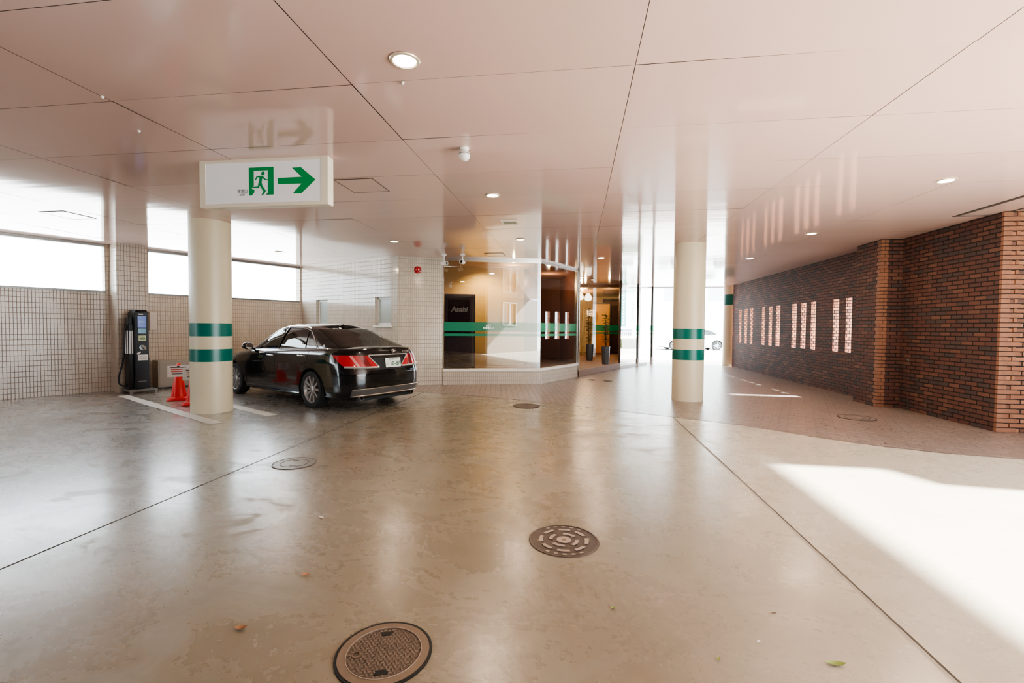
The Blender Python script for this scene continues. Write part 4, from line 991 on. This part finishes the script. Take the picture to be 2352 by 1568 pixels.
# ------------------------------------------------------------------ traffic cones with paper notices
def cone(label, loc, rz):
    t = thing('traffic_cone', label, 'traffic cone', loc, rz, 'red cones beside the charging post')
    mb = MB(); mb.prism([(-.19, -.16), (-.16, -.19), (.16, -.19), (.19, -.16), (.19, .16), (.16, .19), (-.16, .19), (-.19, .16)], 0, .025); obj('base', mb, M['orange'], t, bevel=.006)
    mb = MB(); mb.lathe([(.165, .024), (.168, .045), (.135, .06), (.128, .08), (.034, .69), (.022, .705), (0, .706)], 36)
    for k in range(4):
        a = PI / 4 + k * PI / 2; mb.tube([(math.cos(a) * .126, math.sin(a) * .126, .07), (math.cos(a) * .085, math.sin(a) * .085, .36)], [.012, .002], 6)
    obj('cone_body', mb, M['orange'], t, smooth=True)
    mb = MB(); mb.box(-.17, .17, -.112, -.108, .455, .67); nt_ = obj('notice', mb, M['paper'], t)
    mb = MB()
    for k, (z, w) in enumerate(((.635, .12), (.595, .11), (.555, .11), (.515, .10))): mb.box(-w, w * (.95 if k % 2 else .7), -.115, -.1125, z - .007, z + .007, 1 if k in (1, 2) else 0)
    mb.box(-.02, .02, -.115, -.1125, .64, .665); mb.box(.05, .13, -.115, -.1125, .63, .645)
    obj('printed_lines', mb, [M['ink'], M['redink']], nt_)
    mb = MB(); mb.tube([(-.17, -.10, .66), (-.05, -.03, .66), (.05, -.03, .66), (.17, -.10, .66)], .004, 6); obj('string', mb, M['paper'], t)
    return t
k1 = cone('red traffic cone with a paper notice, fully seen left of the column', (-7.62, 7.88, 0), .72)
k2 = cone('red traffic cone half hidden behind the striped column', (-6.91, 7.475, 0), .72)

# ------------------------------------------------------------------ painted bay lines
def strip(label, s0, s1, n0, n1):
    mb = MB(); N = 24
    vs = []; rnd = random.Random(int(s0 * 100))
    for i in range(N + 1):
        n = n0 + (n1 - n0) * i / N
        for s in (s0, s1): q = LW(s + rnd.uniform(-.006, .006), n, .004); vs.append(q)
    mb.mesh(vs, [(2 * i, 2 * i + 1, 2 * i + 3, 2 * i + 2) for i in range(N)])
    tag(obj('bay_line', mb, M['linepaint']), label, 'painted line')
strip('worn white bay line running from the charging post past the column', 1.49, 1.66, 1.0, 5.40)
strip('short worn white bay line end between column and black car', 2.30, 2.47, 3.2, 5.43)

# ------------------------------------------------------------------ manholes and drains
def ring(mb, r0, r1, z0, z1, seg=64, mi=0): mb.lathe([(r0, z0), (r1, z0), (r1, z1), (r0, z1)], seg, 'z', (0, 0, 0), mi, closed=True)
def arcbar(mb, r, w, a0, a1, z0, z1, mi=0):
    n = max(4, int((a1 - a0) / .12)); poly = [((r + w) * math.cos(a0 + (a1 - a0) * k / n), (r + w) * math.sin(a0 + (a1 - a0) * k / n)) for k in range(n + 1)] + [((r - w) * math.cos(a1 - (a1 - a0) * k / n), (r - w) * math.sin(a1 - (a1 - a0) * k / n)) for k in range(n + 1)]
    vs = [(x, y, z1) for x, y in poly]; m = n + 1
    mb.mesh(vs, [(k, k + 1, 2 * m - 2 - k, 2 * m - 1 - k) for k in range(n)], mi)
def manhole(label, loc, r, style, rz=0.):
    t = thing('manhole_cover', label, 'manhole cover', loc, rz, 'manhole covers in the driveway')
    fr, lid, wr = {'rust': (M['iron_rust'], M['iron'], M['iron_worn']), 'dark': (M['iron2'], M['iron2'], M['iron_worn']), 'grey': (M['iron2'], M['grey_lid'], M['grey_lid']), 'plain': (M['iron2'], M['iron2'], M['iron2']), 'paved': (M['iron2'], M['pave_b'], M['pave_b'])}[style]
    mb = MB()
    if style == 'rust':
        ring(mb, r * .97, r * 1.03, 0, .006); o = obj('seating_ring', mb, M['black'], t)
        mb = MB(); ring(mb, r * .80, r * .965, 0, .007); o = obj('rim', mb, M['iron_rust'], t)
        mb = MB(); mb.lathe([(0, .0045), (r * .80, .0045)], 64); o = obj('lid', mb, M['iron'], t)
        mb = MB(); ring(mb, r * .785, r * .80, 0, .009)
        obj('inner_rim', mb, M['iron_worn'], t)
        mb = MB(); st = r * .092; n = int(r / st) + 1
        for i in range(-n, n + 1):
            for j in range(-n, n + 1):
                x = (i + .5 * (j % 2)) * st; y = j * st * .866
                if math.hypot(x, y) > r * .74: continue
                if any(math.hypot(x - a, y - b) < r * .11 for a, b in ((0, r * .60), (0, -r * .60), (-r * .58, 0))): continue
                a = (i + j) % 2 * PI / 2 + .3; w, l = st * .20, st * .42; c_, s_ = math.cos(a), math.sin(a)
                P = [(x + p * c_ - q * s_, y + p * s_ + q * c_) for p, q in ((-l, -w), (l, -w), (l, w), (-l, w))]
                mb.mesh([(*p, .0045) for p in P] + [(x + (p[0] - x) * .7, y + (p[1] - y) * .7, .0085) for p in P], [(4, 5, 6, 7), (0, 1, 5, 4), (1, 2, 6, 5), (2, 3, 7, 6), (3, 0, 4, 7)])
        o = obj('tread_pattern', mb, M['iron_rust'], t)
        for x, y in ((0, r * .60), (0, -r * .60)): mb = MB(); mb.box(x - .03, x + .03, y - .014, y + .014, .0045, .006); obj('lifting_slot', mb, M['black'], t)
        mb = MB(); mb.lathe([(r * .07, .008), (r * .10, .008), (r * .10, .0045)], 20, 'z', (-r * .58, 0, 0)); obj('stamp', mb, M['iron_rust'], t)
    elif style == 'dark':
        mb.lathe([(0, .003), (r, .003), (r * 1.02, 0)], 64); obj('lid', mb, M['iron2'], t)
        mb = MB(); ring(mb, r * .965, r, 0, .006); obj('rim', mb, M['iron'], t)
        mb = MB()
        arcbar(mb, r * .11, r * .10, 0, 2 * PI, .003, .006)
        for rr, cnt, fr_ in ((.38, 4, .62), (.66, 8, .68)):
            for k in range(cnt): a = 2 * PI * (k + .5) / cnt + .2; w = 2 * PI / cnt * fr_ / 2; arcbar(mb, r * rr, r * .055, a - w, a + w, .003, .0065)
        for k in range(16): a = 2 * PI * k / 16; 
        for k in range(22):
            a = 2 * PI * k / 22
            if k % 11 in (3, 4, 5, 6, 7): arcbar(mb, r * .86, r * .035, a - .07, a + .06, .003, .006)
        obj('raised_ribs', mb, M['iron_worn'], t)
        for x in (-r * .72, r * .72): mb = MB(); mb.box(x - .012, x + .012, -.02, .02, .003, .0045); obj('lifting_slot', mb, M['iron_rust'], t)
        mb = MB(); mb.lathe([(0, .0068), (r * .07, .0066)], 16); obj('stamp', mb, M['iron_rust'], t)
    else:
        mb.lathe([(0, .004), (r * .95, .004)], 56); obj('lid', mb, lid, t)
        mb = MB(); ring(mb, r * .955, r * 1.0, 0, .0065); obj('rim', mb, fr, t)
        mb = MB(); ring(mb, r * .62, r * .66, 0, .0062); mb.box(-.03, .03, r * .4, r * .45, .004, .0062); mb.box(-.03, .03, -r * .45, -r * .4, .004, .0062); obj('raised_ribs', mb, fr if style != 'plain' else M['iron'], t)
    return t
manhole('large rusty checkered manhole cover at the bottom edge, nearest the camera', (-.83, 1.90, .0), .205, 'rust', .3)
manhole('dark iron manhole cover with concentric worn ribs, mid floor', (-.07, 3.115, .0), .235, 'dark', .2)
manhole('grey worn manhole cover beside the left floor joint', (-2.93, 4.435, .0), .215, 'grey', .4)
manhole('small dark manhole cover by the edge of the brown paving', (-.905, 8.40, .003), .25, 'plain', .2)
manhole('round inlaid manhole cover in the paving before the brick wall', (4.60, 8.28, .004), .27, 'paved', .3)
manhole('small round drain cover in the paving outside the entrance step, nearer the step', (.44, 12.95, .004), .11, 'plain', .2)
manhole('small round drain cover in the paving outside the entrance step, nearer the column', (.86, 12.82, .004), .13, 'plain', .2)

# ------------------------------------------------------------------ hanging exit sign
t = thing('exit_sign', 'white hanging box sign with green running man and right arrow', 'exit sign', (-3.21, 4.36, 2.675), 0)
SX, SZ = .72, .485                                    # half width, height
mb = MB(); mb.box(-SX, SX, .0, .10, 0, SZ); obj('housing', mb, M['offwhite'], t, bevel=.012)
mb = MB()
for x0, x1, a, b in ((-SX, -SX + .07, 0, SZ), (SX - .075, SX - .0, 0, SZ), (-SX + .07, SX - .075, 0, .035), (-SX + .07, SX - .075, SZ - .035, SZ)): mb.box(x0, x1, -.012, .004, a, b)
obj('frame', mb, M['offwhite'], t, bevel=.004)
mb = MB(); mb.box(-SX + .065, SX - .07, -.006, .002, .03, SZ - .03); face = obj('sign_face', mb, M['signface'], t)
def S2(cx, cy):
    x = -SX + (cx - 185) / (2120 - 185) * 2 * SX
    f = (cx - 185) / (2120 - 185); yt = 250 + (150 - 250) * f; yb_ = 975 + (925 - 975) * f
    return x, SZ - (cy - yt) / (yb_ - yt) * SZ
def flat(mb, pts, y=-.0085, mi=0):
    q = [S2(*p) for p in pts]; bm = bmesh.new(); vs = [bm.verts.new((x, y, z)) for x, z in q]; fc = bm.faces.new(vs); fc.normal_update(); bmesh.ops.triangulate(bm, faces=bm.faces)
    bm.verts.index_update(); mb.mesh([v.co[:] for v in bm.verts], [[v.index for v in f.verts] for f in bm.faces], mi); bm.free()
mb = MB()
flat(mb, [(1380, 508), (1735, 490), (1590, 345), (1725, 338), (1938, 535), (1728, 752), (1600, 755), (1732, 598), (1385, 606)])
obj('arrow', mb, M['green_sign'], face)
mb = MB()
flat(mb, [(945, 347), (1320, 330), (1320, 770), (1202, 772), (1232, 735), (1230, 388), (1022, 400), (1022, 640), (990, 672), (1000, 684), (1030, 690), (1028, 735), (990, 783), (950, 785)])
obj('door_pictogram', mb, M['green_sign'], face)
mb = MB()
hc = S2(1160, 437); n = 24; mb.mesh([(hc[0] + .020 * math.cos(2 * PI * k / n), -.009, hc[1] + .0205 * math.sin(2 * PI * k / n)) for k in range(n)], [tuple(range(n))])
flat(mb, [(1062, 480), (1150, 470), (1172, 492), (1205, 528), (1238, 528), (1238, 548), (1192, 545), (1150, 510), (1140, 575), (1150, 625), (1205, 712), (1190, 735), (1160, 775), (1132, 775), (1165, 722), (1110, 625), (1100, 668), (1010, 670), (1000, 655), (1030, 643), (1080, 640), (1095, 560), (1108, 505), (1078, 500), (1052, 548), (1034, 542)])
obj('running_man_pictogram', mb, M['green_sign'], face)
p = S2(847, 718); text('lettering', '非常口', .041, M['ink'], face, (p[0], -.009, p[1]), (PI / 2, 0, 0), extrude=.0005)
p = S2(845, 775); text('lettering', 'EXIT', .030, M['ink'], face, (p[0], -.009, p[1]), (PI / 2, 0, 0), extrude=.0005)

# ------------------------------------------------------------------ ceiling fittings
mb = MB(); mb.lathe([(.052, 0), (.092, 0), (.098, -.004), (.094, -.012), (.076, -.014), (.068, .0)], 40, closed=True); trim_o = None
def downlight(label, x, y, power=26, first=[None]):
    if first[0] is None:
        t = thing('ceiling_light', label, 'ceiling light', (x, y, H), 0, 'round recessed ceiling lights')
        mb = MB(); mb.lathe([(.070, -.001), (.094, -.001), (.098, -.005), (.094, -.011), (.078, -.013), (.070, -.006)], 40, closed=True); obj('trim_ring', mb, M['lamp_trim'], t, smooth=True)
        mb = MB(); mb.lathe([(0, -.0095), (.04, -.009), (.074, -.006)], 36); obj('diffuser', mb, M['lamp'], t, smooth=True)
        lamp_light('lamp', 'AREA', (0, 0, -.02), power, (1, .80, .55), t, .14)
        first[0] = t
    else: t = dup(first[0], (x, y, H), None, label)
    return t
DL = [(-1.115, 2.875, 'largest round ceiling light, nearest the camera, above the middle of the floor'), (-1.10, 5.90, 'round ceiling light just behind the white ball fitting, left of centre'), (-3.65, 8.85, 'round ceiling light above the corner of the pale tiled walls'),
      (-1.10, 8.87, 'round ceiling light before the storefront, farther than the square plate'), (.56, 11.4, 'round ceiling light before the lit entrance'), (4.13, 5.90, 'round ceiling light at right, nearest of the row along the brick wall'),
      (4.10, 8.86, 'middle round ceiling light of the row along the brick wall'), (4.10, 11.79, 'farthest round ceiling light of the row along the brick wall'), (-6.87, 9.87, 'faint round ceiling light over the car near the left openings'),
      (.13, 15.7, 'round ceiling light at the entrance, nearer the chrome post'), (.54, 16.5, 'round ceiling light at the entrance, farther in over the step'), (-4.0, .2, None), (1.6, .3, None)]
for x, y, l in DL:
    if l: downlight(l, x, y)
def hatch(label, x0, x1, y0, y1, thick=.006, m=None):
    t = thing('access_hatch', label, 'ceiling hatch', ((x0 + x1) / 2, (y0 + y1) / 2, H), 0, 'ceiling access hatches')
    w, h = (x1 - x0) / 2, (y1 - y0) / 2
    mb = MB()
    for a, b, c, d in ((-w, w, -h, -h + thick), (-w, w, h - thick, h), (-w, -w + thick, -h, h), (w - thick, w, -h, h)): mb.box(a, b, c, d, -.007, -.002)
    obj('frame', mb, m or M['gap'], t)
    mb = MB(); mb.box(-w + thick, w - thick, -h + thick, h - thick, -.005, -.002); obj('panel', mb, M['ceil'], t)
    if label.startswith('thick'):
        mb = MB(); mb.box(-w + .06, w - .10, h - .10, h - .09, -.0075, -.005); mb.box(-w + .06, -w + .068, -h + .06, h - .09, -.0075, -.005); obj('inner_seam', mb, M['darksteel'], t)
    return t
hatch('square ceiling hatch right of the exit sign', -2.835, -2.36, 5.075, 5.58)
hatch('square ceiling hatch in the glare above the left openings', -8.18, -7.73, 6., 6.485)
hatch('square ceiling hatch before the storefront glass', -2.14, -1.7, 10.46, 10.9)
hatch('thick framed ceiling hatch at the corner of the brick wall', 5.53, 6.12, 6.45, 7.76, .05, M['gap'])
t = thing('ball_lamp', 'small white ball fitting hanging under the ceiling, above the storefront', 'ball fitting', (-1.08, 4.32, H), 0)
mb = MB(); mb.lathe([(0, -.001), (.04, -.001), (.045, -.012), (.025, -.03), (0, -.03)], 24); obj('mount', mb, M['white'], t, smooth=True)
mb = MB(); mb.sphere((0, 0, -.075), .054, 28, 16); obj('globe', mb, M['white'], t, smooth='full')
mb = MB(); mb.lathe([(.0535, -.068), (.0565, -.068), (.0565, -.062), (.0535, -.062)], 28, closed=True); obj('seam_ring', mb, M['galv'], t, smooth=True)
t = thing('emergency_plate', 'small square pale framed plate on the ceiling before the storefront', 'ceiling plate', (-1.10, 7.42, H), 0)
mb = MB(); [mb.box(a, b, c, d, -.02, -.001) for a, b, c, d in ((-.125, .125, -.125, -.105), (-.125, .125, .105, .125), (-.125, -.105, -.125, .125), (.105, .125, -.125, .125))]; obj('frame', mb, M['offwhite'], t, bevel=.003)
mb = MB(); mb.box(-.11, .11, -.11, .11, -.012, -.001); obj('plate', mb, mat('grey_green_plate', (.28, .31, .25), .4), t)
for x, y, l in ((-3.85, 3.61, 'tiny white ceiling nozzle in the dark panel left of the exit sign'), (-1.23, 3.13, 'tiny white ceiling nozzle beside the nearest ceiling light'), (-3.55, 3.04, 'tiny white ceiling nozzle on the joint at upper left')):
    t = thing('ceiling_nozzle', l, 'nozzle', (x, y, H), 0, 'tiny ceiling nozzles')
    mb = MB(); mb.lathe([(0, -.016), (.007, -.015), (.009, -.006), (.013, -.003), (.013, -.001)], 14); obj('tip', mb, M['white'], t, smooth=True)
def camera_unit(label, x, y, rz, drop):
    t = thing('security_camera', label, 'security camera', (x, y, H), rz, 'security cameras above the glass')
    mb = MB(); mb.lathe([(0, -.001), (.055, -.001), (.058, -.012), (.04, -.03), (0, -.03)], 24); obj('mount', mb, M['white'], t, smooth=True)
    mb = MB(); mb.tube([(0, 0, -.025), (0, 0, -drop + .02)], .014, 10); mb.sphere((0, 0, -drop + .035), .024, 14, 8); obj('arm', mb, M['white'], t, smooth=True)
    mb = MB(); mb.lathe([(0, .10), (.035, .10), (.046, .085), (.048, -.07), (.044, -.08), (.040, -.08), (.038, -.06), (0, -.06)], 28, 'y', (0, -.02, -drop - .02)); b = obj('camera_body', mb, M['white'], t, smooth=True)
    mb = MB(); mb.lathe([(0, -.072), (.02, -.07), (.034, -.062)], 22, 'y', (0, -.02, -drop - .02)); obj('lens', mb, M['blackgloss'], b, smooth=True)
camera_unit('white security camera pointing sideways at the left edge of the glass', -3.13, 10.58, 1.1, .19)
camera_unit('white security camera with dark lens facing out, right of the other one', -2.69, 10.62, -.12, .155)
t = thing('alarm_lamp', 'round red alarm lamp high on the pale tiled wall', 'alarm lamp', (*(B + (C - B) * .42), 2.845), math.atan2((C - B)[1], (C - B)[0]))
mb = MB(); mb.lathe([(0, -.0), (.085, -.0), (.088, -.02), (.075, -.03), (0, -.03)], 28, 'y'); obj('base', mb, M['redlamp'], t, smooth=True)
mb = MB(); mb.lathe([(.062, -.028), (.058, -.06), (.04, -.085), (.02, -.095), (0, -.097)], 28, 'y'); obj('lens', mb, M['redlamp'], t, smooth=True)

# ------------------------------------------------------------------ litter on the floor
M['dryleaf'] = mat('dry_brown_leaf', (.26, .12, .05), .7, var=.3); M['greenleaf'] = mat('fresh_green_leaf', (.20, .27, .05), .5); M['rustbit'] = mat('orange_scrap', (.42, .17, .07), .7); M['butt'] = mat('pale_scrap', (.70, .62, .56), .7)
def litter(name, label, cat, loc, L, w, rz, m, curl):
    mb = MB(); N = 8; vs = []
    for i in range(N + 1):
        f = i / N; hw = w * math.sin(PI * min(1, f * .94 + .04)) ** .8; x = (f - .5) * L; z = .002 + curl * (2 * f - 1) ** 2
        vs += [(x, -hw, z + hw * .5), (x, 0, z), (x, hw, z + hw * .7)]
    mb.mesh(vs, [(3 * i + k, 3 * i + k + 1, 3 * i + 4 + k, 3 * i + 3 + k) for i in range(N) for k in (0, 1)])
    o = obj(name, mb, m, smooth='full', loc=loc, rot=(0, 0, rz)); tag(o, label, cat); return o
litter('dry_leaf', 'curled dry brown leaf left of the large rusty manhole cover', 'leaf', (-1.57, 1.949, 0), .055, .014, .3, M['dryleaf'], .012)
litter('scrap', 'small orange brown scrap on the floor farther than the dry brown leaf', 'scrap', (-1.547, 2.441, 0), .045, .010, .5, M['rustbit'], .006)
litter('cigarette_butt', 'small pale scrap on the floor left of the ribbed manhole cover', 'scrap', (-1.896, 3.197, 0), .07, .010, -.5, M['butt'], .004)
litter('fallen_leaf', 'slim green leaf lying at bottom right', 'leaf', (1.129, 2.125, 0), .085, .013, .06, M['greenleaf'], .010)
litter('fallen_leaf', 'tiny green leaf tip left of the slim green leaf', 'leaf', (.634, 2.084, 0), .03, .005, 1.3, M['greenleaf'], .004)
litter('fallen_leaf', 'tiny yellowish leaf bit between manhole covers and floor joint', 'leaf', (.203, 2.388, 0), .028, .007, .8, M['greenleaf'], .004)
litter('scrap', 'tiny white scrap near the right floor joint', 'scrap', (.855, 2.231, 0), .018, .006, .4, M['paper'], .003)
litter('scrap', 'tiny dark twig bit near the right floor joint', 'scrap', (1.014, 2.469, 0), .03, .004, .2, M['bark'], .004)

# ------------------------------------------------------------------ outdoors beyond the glass
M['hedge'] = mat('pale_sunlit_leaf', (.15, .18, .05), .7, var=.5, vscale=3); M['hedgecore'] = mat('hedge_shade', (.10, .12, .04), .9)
M['kerb'] = mat('pale_planter_wall', (.72, .70, .66), .7); M['teal'] = mat('teal_banner', (.015, .22, .21), .5); M['bluesign'] = mat('blue_sign', (.06, .14, .32), .5)
t = thing('hedge', 'clipped yellow green hedge in a low pale planter beyond the entrance', 'hedge', (2.78, 25.1, 0), 0)
mb = MB(); mb.box(-.55, .62, -.35, .4, 0, .38); obj('planter', mb, M['kerb'], t, bevel=.02)
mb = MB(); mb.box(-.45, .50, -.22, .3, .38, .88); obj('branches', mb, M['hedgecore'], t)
mb = MB(); rnd = random.Random(9)
for k in range(1500):
    x = rnd.uniform(-.52, .58); y = rnd.uniform(-.32, .34); z = rnd.uniform(.38, .97)
    if -.42 < x < .45 and -.2 < y < .28 and z < .85: continue
    a = rnd.uniform(0, 6.28); leaf(mb, (x, y, z), (math.cos(a), math.sin(a), rnd.uniform(-.2, .9)), .08, .022)
obj('foliage', mb, M['hedge'], t)
t = thing('banner_sign', 'tall white signboard with a teal strip outside beyond the lobby', 'sign', (2.75, 26.2, 0), 0)
mb = MB(); [mb.box(x - .03, x + .03, -.03, .03, 0, 4.) for x in (-.36, .70)]; obj('post', mb, M['galv'], t)
mb = MB(); mb.box(-.05, .68, -.045, -.03, 1.75, 3.35); obj('white_panel', mb, M['paper'], t)
mb = MB(); mb.box(-.36, -.06, -.045, -.03, 1.55, 4.); tp = obj('teal_strip', mb, M['teal'], t)
mb = MB(); [mb.box(-.24 - w, -.18 + w, -.05, -.045, z, z + .09) for z, w in zip(np.arange(1.7, 3.9, .17), [.0, .03, .01, .04] * 5)]; obj('lettering', mb, M['paper'], tp)
mb = MB(); [mb.box(.26, .36, -.05, -.045, z, z + .07) for z in np.arange(1.95, 2.9, .13)]; obj('lettering', mb, M['grey_cab'], t)
mb = MB(); mb.box(-.34, .30, -.06, -.03, 1.30, 1.40); mb.box(-.34, .3, -.05, -.03, 1., 1.3, 1); bs = obj('blue_plate', mb, [M['bluesign'], M['paper']], t)
mb = MB(); [mb.box(x, x + .07, -.058, -.05, 1.06, 1.24) for x in (-.28, -.17, -.05, .07, .18)]; obj('lettering', mb, M['ink'], bs)
t = thing('street_building', 'pale building front across the bright street', 'building', (6.0, 46, 0), 0)
mb = MB(); mb.box(-14, 14, 0, 6, 0, 9); obj('wall', mb, mat('white_render', (.86, .86, .85), .7), t)
for x in (-9, -5, -1, 3, 7):
    mb = MB(); mb.box(x - .8, x + .8, -.06, .02, 4, 5.6); fo = obj('window', mb, M['kerb'], t); mb = MB(); mb.box(x - .7, x + .7, -.08, -.05, 4.1, 5.5); obj('pane', mb, M['frost'], fo)

t = thing('wall_plate', 'small pale metal plate low on the brick wall, right of the pilaster', 'plate', (6.0, 9.33, .91), 0)
mb = MB(); mb.box(-.012, 0, -.06, .02, -.02, .025); obj('plate', mb, M['galv'], t, bevel=.003)
mb = MB(); mb.tube([(-.01, -.04, .0), (-.035, -.04, .0), (-.035, -.005, .0)], .007, 8); obj('hook', mb, M['steel'], t)
